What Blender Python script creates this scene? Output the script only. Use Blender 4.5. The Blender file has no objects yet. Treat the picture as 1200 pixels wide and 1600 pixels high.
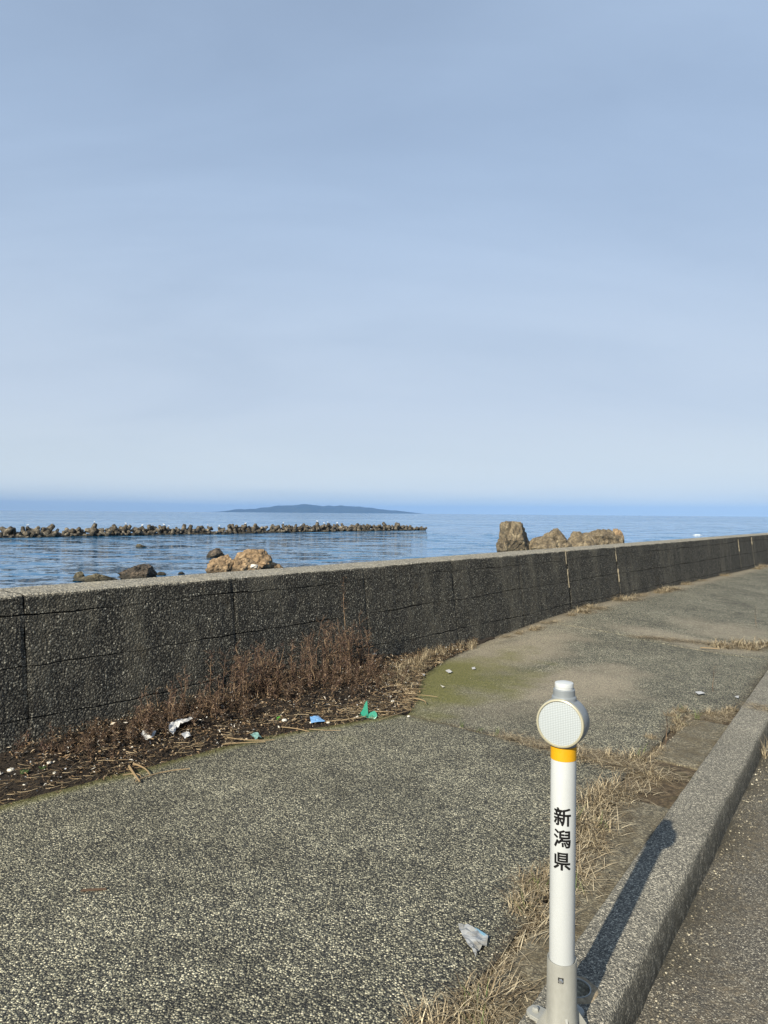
import bpy, bmesh, math, random
from mathutils import Vector, Matrix, noise
random.seed(7)
R = math.radians
scene = bpy.context.scene
col = scene.collection

# ---------------------------------------------------------------- camera, world, sun, exposure
CAMZ = 1.28                     # camera above the pavement
FPX = 1110.0                    # focal length in pixels of the 1200 x 1600 photograph
cam_data = bpy.data.cameras.new('camera')
cam_data.sensor_fit = 'VERTICAL'
cam_data.sensor_height = 24.0
cam_data.lens = 24.0 * FPX / 1600.0
cam_data.clip_start = 0.05
cam_data.clip_end = 200000.0
cam = bpy.data.objects.new('camera', cam_data)
col.objects.link(cam)
cam.matrix_world = (Matrix.Translation((0, 0, CAMZ)) @ Matrix.Rotation(R(90.05), 4, 'X')
                    @ Matrix.Rotation(R(0.48), 4, 'Z'))
scene.camera = cam

SUN_EL = R(31.4)
SUN_DIR_XY = Vector((-0.526, -0.850)).normalized()     # towards the sun
scene.view_settings.view_transform = 'Standard'
scene.view_settings.look = 'None'
scene.view_settings.exposure = 0.8
scene.view_settings.gamma = 1.0
scene.view_settings.use_curve_mapping = False


class NT:
    """small helper around a node tree"""
    def __init__(self, tree):
        self.t = tree
        self.t.nodes.clear()

    def n(self, kind, **kw):
        nd = self.t.nodes.new('ShaderNode' + kind)
        for k, v in kw.items():
            if hasattr(nd, k) and k not in ('Scale', 'Color'):
                setattr(nd, k, v)
            else:
                self.put(nd.inputs[k.replace('_', ' ')], v)
        return nd

    def put(self, sock, v):
        if isinstance(v, bpy.types.NodeSocket):
            self.t.links.new(v, sock)
        elif isinstance(v, bpy.types.Node):
            self.t.links.new(v.outputs[0], sock)
        else:
            if sock.type == 'RGBA' and len(v) == 3:
                v = (*v, 1)
            sock.default_value = v

    def m(self, op, a, b=0.0, c=0.0, clamp=False):
        nd = self.t.nodes.new('ShaderNodeMath')
        nd.operation = op
        nd.use_clamp = clamp
        self.put(nd.inputs[0], a); self.put(nd.inputs[1], b); self.put(nd.inputs[2], c)
        return nd.outputs[0]

    def vm(self, op, a, b=(0, 0, 0)):
        nd = self.t.nodes.new('ShaderNodeVectorMath')
        nd.operation = op
        self.put(nd.inputs[0], a)
        if op == 'SCALE':
            self.put(nd.inputs[3], b)
        else:
            self.put(nd.inputs[1], b)
        return nd.outputs[0]

    def ss(self, v, lo, hi, to0=0.0, to1=1.0):
        nd = self.t.nodes.new('ShaderNodeMapRange')
        nd.interpolation_type = 'SMOOTHSTEP'
        self.put(nd.inputs[0], v)
        nd.inputs[1].default_value = lo; nd.inputs[2].default_value = hi
        nd.inputs[3].default_value = to0; nd.inputs[4].default_value = to1
        return nd.outputs[0]

    def mix(self, f, a, b, mode='MIX'):
        nd = self.t.nodes.new('ShaderNodeMix')
        nd.data_type = 'RGBA'
        nd.blend_type = mode
        self.put(nd.inputs[0], f); self.put(nd.inputs[6], a); self.put(nd.inputs[7], b)
        return nd.outputs[2]

    def ramp(self, f, stops, interp='LINEAR'):
        nd = self.t.nodes.new('ShaderNodeValToRGB')
        cr = nd.color_ramp
        cr.interpolation = interp
        while len(cr.elements) < len(stops):
            cr.elements.new(0.5)
        for e, (p, c) in zip(cr.elements, stops):
            e.position = p
            e.color = (*c, 1)
        self.put(nd.inputs[0], f)
        return nd.outputs[0]

    def noise(self, vec, scale, detail=4.0, rough=0.55, dist=0.0):
        nd = self.t.nodes.new('ShaderNodeTexNoise')
        self.put(nd.inputs['Vector'], vec)
        nd.inputs['Scale'].default_value = scale
        nd.inputs['Detail'].default_value = detail
        nd.inputs['Roughness'].default_value = rough
        nd.inputs['Distortion'].default_value = dist
        return nd.outputs[0]

    def voro(self, vec, scale, feature='F1', rnd=1.0):
        nd = self.t.nodes.new('ShaderNodeTexVoronoi')
        nd.feature = feature
        self.put(nd.inputs['Vector'], vec)
        nd.inputs['Scale'].default_value = scale
        nd.inputs['Randomness'].default_value = rnd
        return nd


world = bpy.data.worlds.new('World')
scene.world = world
world.use_nodes = True
w = NT(world.node_tree)
sky = w.n('TexSky')
sky.sky_type = 'NISHITA'
sky.sun_disc = False
sky.sun_elevation = SUN_EL
sky.sun_rotation = math.atan2(SUN_DIR_XY.x, SUN_DIR_XY.y)
sky.air_density = 1.0
sky.dust_density = 0.2
sky.ozone_density = 1.6
tc = w.n('TexCoord')
lift = w.vm('NORMALIZE', w.vm('ADD', w.vm('MULTIPLY', tc.outputs['Generated'], (1, 1, .9)), (0, 0, .16)))
w.put(sky.inputs['Vector'], lift)
sep = w.n('SeparateXYZ', Vector=tc.outputs['Generated'])
zc = w.m('MAXIMUM', sep.outputs[2], 0.0)
inv = w.m('DIVIDE', 1.0, w.m('ADD', zc, 0.24))
flat = w.n('CombineXYZ', X=w.m('MULTIPLY', sep.outputs[0], inv), Y=w.m('MULTIPLY', sep.outputs[1], inv), Z=0.0)
rot = w.n('Mapping', Vector=flat.outputs[0], Rotation=(0, 0, R(-48)), Scale=(0.7, 1.7, 1.0))
c1 = w.noise(rot.outputs[0], 0.85, 5.0, 0.5, 0.8)
c2 = w.noise(rot.outputs[0], 2.6, 6.0, 0.6, 0.5)
tau = w.m('MULTIPLY_ADD', w.ss(c1, 0.28, 0.72), 0.24, 0.47)
tau = w.m('MULTIPLY', tau, w.m('MULTIPLY_ADD', c2, 0.34, 0.83))
path = w.m('DIVIDE', tau, w.m('ADD', zc, 0.11))
veil = w.m('SUBTRACT', 1.0, w.m('EXPONENT', w.m('MULTIPLY', path, -1.0)))
# the veil's far edge leaves a strip of clear air above the sea
edge_n = w.noise(w.n('Mapping', Vector=tc.outputs['Generated'], Scale=(1.6, 1.6, 16.0)).outputs[0], 2.0, 4.0, 0.5)
el = w.m('MULTIPLY_ADD', w.m('SUBTRACT', edge_n, 0.5), 0.030, sep.outputs[2])
veil = w.m('MULTIPLY', veil, w.ss(el, 0.004, 0.038, 0.50, 0.97))
streak_n = w.noise(w.n('Mapping', Vector=tc.outputs['Generated'], Scale=(3.0, 3.0, 90.0)).outputs[0], 2.6, 4.0, 0.6)
streak = w.m('MULTIPLY', w.ss(streak_n, 0.52, 0.70), w.ss(sep.outputs[2], 0.005, 0.014))
streak = w.m('MULTIPLY', streak, w.ss(sep.outputs[2], 0.03, 0.06, 0.55, 0.0))
veil = w.m('MAXIMUM', veil, streak)
skyc = w.mix(veil, sky.outputs[0], w.mix(w.ss(zc, 0.03, 0.16), (6.9, 7.8, 8.4), w.mix(w.ss(zc, 0.10, 0.5), (6.1, 7.1, 8.4), (5.7, 7.3, 9.7))))
bg = w.n('Background', Color=skyc, Strength=0.0574)
wo = w.n('OutputWorld', Surface=bg)

sun_data = bpy.data.lights.new('sun', 'SUN')
sun_data.energy = 5.0
sun_data.angle = R(0.6)
sun_data.color = (1.0, 0.925, 0.77)
sun = bpy.data.objects.new('sun', sun_data)
col.objects.link(sun)
to_sun = Vector((SUN_DIR_XY.x * math.cos(SUN_EL), SUN_DIR_XY.y * math.cos(SUN_EL), math.sin(SUN_EL)))
sun.rotation_euler = to_sun.to_track_quat('Z', 'Y').to_euler()
sun.location = to_sun * 50

# ---------------------------------------------------------------- helpers
def obj(name, mesh, material=None, parent=None, smooth=False):
    o = bpy.data.objects.new(name, mesh)
    col.objects.link(o)
    if material:
        for m_ in (material if isinstance(material, (list, tuple)) else [material]):
            if m_.name not in [x.name for x in mesh.materials if x]:
                mesh.materials.append(m_)
    if parent:
        o.parent = parent
    if smooth:
        for p in mesh.polygons:
            p.use_smooth = True
    return o


def tag(o, label=None, cat=None, group=None, kind=None):
    if label: o['label'] = label
    if cat: o['category'] = cat
    if group: o['group'] = group
    if kind: o['kind'] = kind
    return o


def empty(name, loc=(0, 0, 0), rz=0.0):
    o = bpy.data.objects.new(name, None)
    o.empty_display_size = 0.05
    col.objects.link(o)
    o.location = loc
    o.rotation_euler = (0, 0, rz)
    return o


def mesh_of(name, verts, faces):
    me = bpy.data.meshes.new(name)
    me.from_pydata([tuple(v) for v in verts], [], faces)
    me.update()
    return me


def bm_mesh(name, bm):
    me = bpy.data.meshes.new(name)
    bmesh.ops.recalc_face_normals(bm, faces=bm.faces)
    bm.to_mesh(me)
    bm.free()
    return me


def nz(x, y, z=0.0):
    return noise.noise(Vector((x, y, z)))


def sstep(a, b, x):
    t = min(1.0, max(0.0, (x - a) / (b - a)))
    return t * t * (3 - 2 * t)


def interp(tab, x):
    if x <= tab[0][0]: return tab[0][1]
    for (a, va), (b, vb) in zip(tab, tab[1:]):
        if x <= b:
            return va + (vb - va) * (x - a) / (b - a)
    return tab[-1][1]


# wall frame: s runs along the sea wall, t from its top front edge towards the road
W0 = Vector((-1.94, 3.59)); WD = Vector((0.640, 0.768)); WN = Vector((0.768, -0.640))
def P(s, t, z=0.0):
    return Vector((W0.x + s * WD.x + t * WN.x, W0.y + s * WD.y + t * WN.y, z))
def ST(x, y):
    d = Vector((x, y)) - W0
    return d.dot(WD), d.dot(WN)

def rise(s, t):
    return 0.15 * sstep(2.9, 7.4, s) * (1 - sstep(0.3, 2.1, t))

def pix(x, y, z=0.0):
    """point of the horizontal plane z under a pixel of the photograph"""
    gap = y - (802.0 + 0.00833 * (x - 600))
    Y = (CAMZ - z) * FPX / gap
    return Vector(((x - 600) / FPX * Y, Y, z))

def pix_st(x, y, z=0.0):
    p = pix(x, y, z)
    return ST(p.x, p.y)

KERB_Z = 0.035
ROAD_Z = -0.085
def kerb_t(s):                   # left (pavement) edge of the kerb
    if s < 6.0: return 2.894 - 0.0894 * (s - 0.46)
    return 2.399
def strip_w(s):
    return interp([(-1, .18), (.5, .18), (1.4, .28), (3.3, .30), (3.62, .02), (60, .02)], s)
def pave_t(s):                   # right edge of the pavement
    return kerb_t(s) - strip_w(s)
def debris_t(s):                 # front of the debris belt at the wall's foot
    return interp([(-9, .5), (-.15, .56), (.45, .62), (1.13, .68), (1.7, .88), (2.1, 1.0), (2.45, .78), (3.0, .44), (3.6, .24), (4.2, .15), (5, .13), (60, .15)], s)

# ---------------------------------------------------------------- materials
def new_mat(name):
    m_ = bpy.data.materials.new(name)
    m_.use_nodes = True
    return m_, NT(m_.node_tree)

def finish(nt, color, rough=0.9, bump=None, strength=0.5, dist=0.01, spec=0.3, **kw):
    b = nt.n('BsdfPrincipled')
    nt.put(b.inputs['Base Color'], color)
    nt.put(b.inputs['Roughness'], rough)
    b.inputs['Specular IOR Level'].default_value = spec
    for k, v in kw.items():
        nt.put(b.inputs[k.replace('_', ' ')], v)
    if bump is not None:
        bp = nt.n('Bump')
        bp.inputs['Strength'].default_value = strength
        bp.inputs['Distance'].default_value = dist
        nt.put(bp.inputs['Height'], bump)
        nt.put(b.inputs['Normal'], bp.outputs[0])
    nt.n('OutputMaterial', Surface=b)
    return b

def attr(nt, name):
    a = nt.n('Attribute')
    a.attribute_name = name
    return a.outputs['Fac']

def pos(nt):
    return nt.n('NewGeometry').outputs['Position']

def aggregate(nt, vec, scale, stops, binder, lo=0.30, hi=0.62):
    """stones in a binder: colour and height"""
    wob = nt.noise(vec, scale * 0.6, 2.0)
    v1 = nt.voro(vec, scale)
    v2 = nt.voro(vec, scale * 1.9)
    r1 = nt.n('SeparateColor', Color=v1.outputs['Color']).outputs[0]
    r2 = nt.n('SeparateColor', Color=v2.outputs['Color']).outputs[0]
    col1 = nt.ramp(r1, stops)
    col2 = nt.ramp(r2, stops)
    g1 = nt.ss(nt.m('MULTIPLY_ADD', wob, 0.3, v1.outputs['Distance']), lo + .15, hi + .15)
    g2 = nt.ss(v2.outputs['Distance'], lo, hi)
    small = nt.mix(g2, col2, binder)
    big = nt.mix(g1, col1, small)
    h = nt.m('SUBTRACT', 1.0, nt.m('MULTIPLY', v1.outputs['Distance'], 1.1))
    h = nt.m('ADD', h, nt.m('MULTIPLY', r1, 0.7))
    h = nt.m('ADD', h, nt.m('MULTIPLY', nt.m('SUBTRACT', 1.0, v2.outputs['Distance']), 0.35))
    return big, h

STONES = [(0.0, (0.020, 0.021, 0.020)), (0.28, (0.058, 0.058, 0.050)), (0.50, (0.152, 0.147, 0.112)), (0.76, (0.35, 0.33, 0.235)), (1.0, (0.66, 0.61, 0.45))]

def mat_pavement():
    m_, nt = new_mat('pavement_aggregate')
    p = pos(nt)
    c, h = aggregate(nt, p, 138.0, STONES, (0.022, 0.022, 0.022))
    big = nt.noise(p, 1.7, 5.0, 0.6)
    mid = nt.noise(p, 9.0, 4.0, 0.6)
    k = nt.m('ADD', nt.ss(big, 0.3, 0.7, 0.74, 1.14), nt.ss(mid, 0.3, 0.7, -0.16, 0.16))
    c = nt.mix(1.0, c, nt.n('CombineColor', Red=k, Green=k, Blue=nt.m('MULTIPLY', k, 0.97)).outputs[0], 'MULTIPLY')
    fine = nt.noise(p, 60.0, 4.0, 0.7)
    # sand washed into the pores
    sf = nt.m('MULTIPLY', attr(nt, 'sand'), nt.ss(nt.m('MULTIPLY_ADD', h, -0.35, nt.m('ADD', fine, 0.55)), 0.25, 0.8))
    c = nt.mix(sf, c, nt.ramp(fine, [(0.3, (0.17, 0.145, 0.105)), (0.7, (0.36, 0.31, 0.23))]))
    mf = nt.m('MULTIPLY', attr(nt, 'moss'), nt.ss(nt.m('MULTIPLY_ADD', h, -0.30, nt.m('ADD', fine, 0.60)), 0.2, 0.75))
    c = nt.mix(mf, c, nt.ramp(fine, [(0.3, (0.058, 0.062, 0.014)), (0.7, (0.18, 0.172, 0.050))]))
    dk = attr(nt, 'dirt')
    c = nt.mix(nt.m('MULTIPLY', dk, nt.ss(fine, 0.3, 0.65)), c, (0.05, 0.038, 0.024))
    finish(nt, c, 0.85, h, 0.8, 0.006)
    return m_

def mat_road():
    m_, nt = new_mat('road_asphalt')
    p = pos(nt)
    c, h = aggregate(nt, p, 170.0, [(0, (0.035, 0.033, 0.030)), (.45, (0.10, 0.092, 0.076)), (.8, (0.22, 0.20, 0.155)), (1, (0.48, 0.44, 0.35))], (0.045, 0.041, 0.034))
    big = nt.noise(p, 2.5, 5.0, 0.6)
    fine = nt.noise(p, 45.0, 4.0, 0.7)
    sf = nt.m('MULTIPLY', attr(nt, 'sand'), nt.ss(nt.m('ADD', nt.m('MULTIPLY', fine, 0.6), nt.m('MULTIPLY', big, 0.6)), 0.50, 0.85, 0, .7))
    c = nt.mix(sf, c, nt.ramp(fine, [(0.3, (0.09, 0.07, 0.045)), (0.75, (0.24, 0.19, 0.12))]))
    dk = nt.m('MULTIPLY', attr(nt, 'dirt'), nt.ss(big, 0.3, 0.6))
    c = nt.mix(dk, c, (0.032, 0.030, 0.022))
    finish(nt, c, 0.88, h, 0.6, 0.004)
    return m_

def mat_kerb():
    m_, nt = new_mat('kerb_concrete')
    p = pos(nt)
    c, h = aggregate(nt, p, 190.0, [(0, (0.05, 0.048, 0.042)), (.4, (0.14, 0.132, 0.11)), (.75, (0.27, 0.25, 0.195)), (1, (0.56, 0.51, 0.40))], (0.085, 0.080, 0.066), 0.38, 0.75)
    big = nt.noise(p, 3.0, 5.0, 0.65)
    k = nt.ss(big, 0.3, 0.7, 0.80, 1.08)
    c = nt.mix(1.0, c, nt.n('CombineColor', Red=k, Green=k, Blue=k).outputs[0], 'MULTIPLY')
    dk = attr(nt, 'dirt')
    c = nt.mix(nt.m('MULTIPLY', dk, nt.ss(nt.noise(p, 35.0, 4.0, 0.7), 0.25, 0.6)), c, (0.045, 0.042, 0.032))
    finish(nt, c, 0.9, h, 0.7, 0.004)
    return m_

def mat_strip():
    m_, nt = new_mat('dirty_strip_concrete')
    p = pos(nt)
    c, h = aggregate(nt, p, 120.0, [(0, (0.05, 0.045, 0.035)), (.5, (0.11, 0.098, 0.07)), (1, (0.26, 0.23, 0.16))], (0.06, 0.052, 0.036), 0.4, 0.8)
    big = nt.noise(p, 6.0, 5.0, 0.65)
    c = nt.mix(nt.ss(big, 0.42, 0.62, 0, 0.75), c, nt.ramp(nt.noise(p, 50, 3, .7), [(.3, (0.045, 0.036, 0.022)), (.7, (0.13, 0.105, 0.062))]))
    finish(nt, c, 0.92, h, 0.5, 0.004)
    return m_

def mat_soil():
    m_, nt = new_mat('soil')
    p = pos(nt)
    f = nt.noise(p, 40.0, 6.0, 0.7)
    g = nt.noise(p, 7.0, 4.0, 0.6)
    c = nt.ramp(f, [(.3, (0.025, 0.018, 0.011)), (.52, (0.085, 0.062, 0.037)), (.72, (0.20, 0.15, 0.09))])
    c = nt.mix(nt.ss(g, .55, .7, 0, .5), c, (0.055, 0.055, 0.02))
    finish(nt, c, 0.95, f, 0.9, 0.02)
    return m_

def mat_wall():
    m_, nt = new_mat('sea_wall_concrete')
    p = pos(nt)
    geo = nt.n('NewGeometry')
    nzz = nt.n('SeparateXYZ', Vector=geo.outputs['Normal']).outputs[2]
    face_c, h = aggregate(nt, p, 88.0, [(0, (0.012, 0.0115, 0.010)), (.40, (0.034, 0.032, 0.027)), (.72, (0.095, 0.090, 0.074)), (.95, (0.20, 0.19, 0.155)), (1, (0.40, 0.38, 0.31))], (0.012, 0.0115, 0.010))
    sm = nt.noise(nt.n('Mapping', Vector=p, Scale=(1, 1, 0.25)).outputs[0], 3.0, 6.0, 0.65)
    face_c = nt.mix(nt.ss(sm, 0.48, 0.70, 0.0, 0.7), face_c, nt.mix(0.5, face_c, (0.15, 0.138, 0.105)))
    face_c = nt.mix(nt.ss(sm, 0.48, 0.28, 0.0, 0.4), face_c, (0.020, 0.018, 0.014))
    brown = nt.noise(p, 5.0, 5.0, 0.7)
    face_c = nt.mix(nt.ss(brown, 0.55, 0.75, 0.0, 0.5), face_c, (0.045, 0.036, 0.022))
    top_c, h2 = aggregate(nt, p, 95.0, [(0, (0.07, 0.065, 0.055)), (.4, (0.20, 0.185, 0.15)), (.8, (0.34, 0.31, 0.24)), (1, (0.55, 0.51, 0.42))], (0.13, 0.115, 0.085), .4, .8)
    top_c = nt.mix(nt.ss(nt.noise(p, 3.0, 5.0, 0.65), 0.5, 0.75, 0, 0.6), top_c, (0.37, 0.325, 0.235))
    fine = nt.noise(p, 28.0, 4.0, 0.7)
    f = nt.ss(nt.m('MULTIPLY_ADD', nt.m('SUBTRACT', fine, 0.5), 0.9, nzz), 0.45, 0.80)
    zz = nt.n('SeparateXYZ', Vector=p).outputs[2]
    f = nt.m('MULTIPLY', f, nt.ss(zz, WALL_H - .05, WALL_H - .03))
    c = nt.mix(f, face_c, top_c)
    lo_ = nt.noise(p, 14.0, 5.0, 0.7)
    hh = nt.m('ADD', h, nt.m('MULTIPLY', lo_, 2.2))
    finish(nt, c, 0.9, hh, 0.8, 0.008)
    return m_

def mat_simple(name, c0, c1, scale=30.0, rough=0.8, bump=0.3, dist=0.003, spec=0.3, **kw):
    m_, nt = new_mat(name)
    p = nt.n('TexCoord').outputs['Object']
    f = nt.noise(p, scale, 4.0, 0.6)
    finish(nt, nt.ramp(f, [(.3, c0), (.7, c1)]), rough, f, bump, dist, spec, **kw)
    return m_

def mat_islands(name, stops, rough=0.8, trans=0.0, spec=0.2):
    """each loose piece of the mesh its own colour"""
    m_, nt = new_mat(name)
    r = nt.n('NewGeometry').outputs['Random Per Island']
    c = nt.ramp(r, stops)
    finish(nt, c, rough, None, spec=spec)
    return m_

def mat_rock(name, dark, mid, light, scale=1.0):
    m_, nt = new_mat(name)
    p = pos(nt)
    f = nt.noise(p, 1.1 * scale, 8.0, 0.7, 0.4)
    f2 = nt.noise(p, 4.5 * scale, 6.0, 0.75)
    c = nt.ramp(f, [(.32, dark), (.5, mid), (.68, light)])
    c = nt.mix(nt.ss(f2, .35, .65, .75, 0), c, dark)
    zz = nt.n('SeparateXYZ', Vector=p).outputs[2]
    wet = nt.ss(nt.m('MULTIPLY_ADD', f, 0.7, zz), SEA_Z + 0.45, SEA_Z + 0.95, 0.8, 0.0)
    c = nt.mix(wet, c, (0.014, 0.014, 0.010))
    finish(nt, c, 0.85, nt.m('ADD', f, nt.m('MULTIPLY', f2, .6)), 0.6, 0.12)
    return m_

SEA_Z = CAMZ - 5.0
WALL_H = 0.84

def mat_sea():
    m_, nt = new_mat('sea_water')
    p = pos(nt)
    def slope(scale, rz, sx, sy, detail, rough):
        nd = nt.n('TexNoise')
        nt.put(nd.inputs['Vector'], nt.n('Mapping', Vector=p, Rotation=(0, 0, R(rz)), Scale=(sx, sy, 1)).outputs[0])
        nd.inputs['Scale'].default_value = scale
        nd.inputs['Detail'].default_value = detail
        nd.inputs['Roughness'].default_value = rough
        return nt.vm('SUBTRACT', nd.outputs['Color'], (.5, .5, .5))
    swell = slope(.16, 10, .40, 1.0, 3.0, .6)
    chop = slope(.45, -6, .40, 1.0, 3.0, .6)
    wave = slope(1.35, 8, .6, 1.1, 3.0, .6)
    ripple = slope(3.4, 5, .7, 1.1, 2.0, .6)
    calm = nt.ss(nt.noise(nt.n('Mapping', Vector=p, Rotation=(0, 0, R(4)), Scale=(.25, 1, 1)).outputs[0], .012, 4, .55), .38, .62, .55, 1.25)
    tilt = nt.vm('ADD', nt.vm('SCALE', swell, .45), nt.vm('ADD', nt.vm('ADD', nt.vm('SCALE', chop, 1.05), nt.vm('SCALE', wave, .75)), nt.vm('SCALE', ripple, .30)))
    tilt = nt.vm('MULTIPLY', nt.vm('SCALE', nt.vm('SCALE', tilt, 1.15), calm), (1, 1, 0))
    nrm = nt.vm('NORMALIZE', nt.vm('ADD', tilt, (0, 0, 1)))
    body = nt.ramp(nt.noise(p, 0.02, 4.0, 0.5), [(.35, (0.008, 0.085, 0.19)), (.7, (0.012, 0.110, 0.225))])
    b_ = finish(nt, body, 0.06, None, spec=0.5)
    nt.put(b_.inputs['Normal'], nrm)
    b_.inputs['IOR'].default_value = 1.333
    return m_

M = {}
M['pave'] = mat_pavement(); M['road'] = mat_road(); M['kerb'] = mat_kerb(); M['strip'] = mat_strip()
M['soil'] = mat_soil(); M['wall'] = mat_wall(); M['sea'] = mat_sea()
m_, nt = new_mat('rotted_litter_soil')
pp = pos(nt)
ff = nt.noise(pp, 70.0, 6.0, 0.7)
finish(nt, nt.ramp(ff, [(.32, (0.008, 0.006, 0.005)), (.55, (0.030, 0.022, 0.015)), (.72, (0.085, 0.062, 0.04))]), .95, ff, .9, .02)
M['bank'] = m_
M['core'] = mat_simple('joint_core', (0.008, 0.008, 0.007), (0.02, 0.018, 0.015), 40, 0.95)
M['mortar'] = mat_simple('pale_joint_mortar', (0.07, 0.062, 0.046), (0.24, 0.21, 0.155), 25, 0.95, 0.6, 0.01)
STRAW = [(0, (0.055, 0.042, 0.026)), (.35, (0.155, 0.118, 0.072)), (.72, (0.32, 0.26, 0.165)), (1, (0.52, 0.445, 0.305))]
M['straw'] = mat_islands('dry_grass', STRAW, 0.7)
M['green'] = mat_islands('green_blade', [(0, (0.05, 0.08, 0.02)), (1, (0.12, 0.16, 0.04))], 0.6)
M['weed'] = mat_islands('dead_weed_leaf', [(0, (0.020, 0.012, 0.011)), (.4, (0.055, 0.033, 0.028)), (.8, (0.120, 0.074, 0.060)), (1, (0.30, 0.23, 0.17))], 0.8)
M['weed_dark'] = mat_islands('rotting_weed_leaf', [(0, (0.012, 0.009, 0.008)), (.6, (0.04, 0.026, 0.019)), (.88, (0.10, 0.066, 0.045)), (1, (0.36, 0.32, 0.27))], 0.8)
M['stem'] = mat_islands('dead_weed_stem', [(0, (0.04, 0.024, 0.017)), (.6, (0.12, 0.076, 0.048)), (1, (0.27, 0.19, 0.115))], 0.75)
M['litter'] = mat_islands('leaf_litter', [(0, (0.008, 0.007, 0.006)), (.42, (0.026, 0.018, 0.013)), (.66, (0.085, 0.056, 0.035)), (.86, (0.24, 0.16, 0.09)), (.955, (0.40, 0.33, 0.23)), (1, (0.62, 0.60, 0.55))], 0.8)

# ---------------------------------------------------------------- sea, island, shore
EARTH = 7.43e6                  # effective earth radius with refraction: the sea horizon lies 8.6 km off
def drop(x, y): return (x * x + y * y) / (2 * EARTH)
bm = bmesh.new()
vv = []
half = [0, 60, 160, 400, 800] + [1500 + 900 * i for i in range(26)]
ss_ = [-q for q in reversed(half[1:])] + half
tt_ = [-13, -60, -160, -400, -800] + [-1500 - 900 * i for i in range(26)]
# the sea lies on the far (negative t) side of the wall
for t in tt_:
    row = []
    for s in ss_:
        q = P(s, t, SEA_Z)
        q.z -= drop(q.x, q.y)
        row.append(bm.verts.new(q))
    vv.append(row)
for i in range(len(tt_) - 1):
    for j in range(len(ss_) - 1):
        bm.faces.new((vv[i][j], vv[i][j + 1], vv[i + 1][j + 1], vv[i + 1][j]))
sea = tag(obj('sea', bm_mesh('sea', bm), M['sea'], smooth=True), kind='structure')
for p in sea.data.polygons:
    if p.normal.z < 0: p.flip()

# shore behind the wall
verts, faces = [], []
S = [-60 + i * 2.0 for i in range(76)]
T = [-0.42, -1.0, -2.0, -3.5, -5.5, -8, -11, -15, -20]
for t in T:
    for s in S:
        z = interp([(-20, SEA_Z - 1.4), (-13, SEA_Z - 0.3), (-9, SEA_Z + .25), (-4, -2.6), (-1.2, -1.4), (-.42, -1.2)], t)
        verts.append(P(s, t, z + .25 * nz(s * .4, t * .5)))
for i in range(len(T) - 1):
    for j in range(len(S) - 1):
        a = i * len(S) + j
        faces.append((a, a + 1, a + 1 + len(S), a + len(S)))
M['shore'] = mat_rock('shore_rock', (0.03, 0.027, 0.022), (0.11, 0.09, 0.065), (0.20, 0.165, 0.12))
tag(obj('shore', mesh_of('shore', verts, faces), M['shore']), kind='structure')

# inland ground under road and pavement
verts = [P(-400, -.30, -.5), P(400, -.30, -.5), P(400, 400, -.5), P(-400, 400, -.5)]
tag(obj('ground', mesh_of('ground', verts, [(3, 2, 1, 0)]), M['soil']), kind='structure')

# far island
IS = [(340, 0), (358, 1.6), (372, 4.2), (388, 5.2), (400, 5.6), (418, 8.0), (432, 9.3), (446, 11.2), (458, 10.8), (470, 12.6), (486, 12.4), (496, 10.6), (505, 9.2), (514, 10.6), (530, 10.8), (546, 10.6), (560, 9.9), (572, 9.2), (586, 7.4), (604, 5.6), (625, 3.6), (645, 1.8), (662, 0)]
D_ISL = 20000.0
verts, faces = [], []
nx, ny = 120, 26
for j in range(ny):
    v = j / (ny - 1)
    for i in range(nx):
        px = 338 + i / (nx - 1) * 328
        x = (px - 600) / FPX * D_ISL
        y = D_ISL - 1500 + v * 3000
        prof = (interp(IS, px) * 1.06 + 1.3 * nz(px * .085, 1.7) * sstep(345, 380, px) * sstep(655, 600, px)) * D_ISL / FPX
        cs = math.sin(math.pi * v) ** 0.8 if 0 < v < 1 else 0
        fold = 1 - 0.28 * abs(nz(x * .0016, y * .0016, 3)) - 0.15 * abs(nz(x * .005, y * .005, 8))
        z = prof * min(1.0, cs * 1.0) * (fold if abs(v - .5) > .08 else 1.0)
        verts.append((x, y, CAMZ - .00116 * D_ISL + z if z > 1 else SEA_Z - drop(x, y) - 3))
for j in range(ny - 1):
    for i in range(nx - 1):
        a = j * nx + i
        faces.append((a, a + 1, a + 1 + nx, a + nx))
m_, nt = new_mat('island_forest')
pp = pos(nt)
finish(nt, nt.ramp(nt.noise(pp, 0.004, 6, .6), [(.35, (0.016, 0.024, 0.016)), (.65, (0.036, 0.044, 0.028))]), 0.95)
tag(obj('island', mesh_of('island', verts, faces), m_, smooth=True), 'long low wooded island, hazy blue on the horizon beyond the breakwater', 'island', kind='structure')

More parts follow.
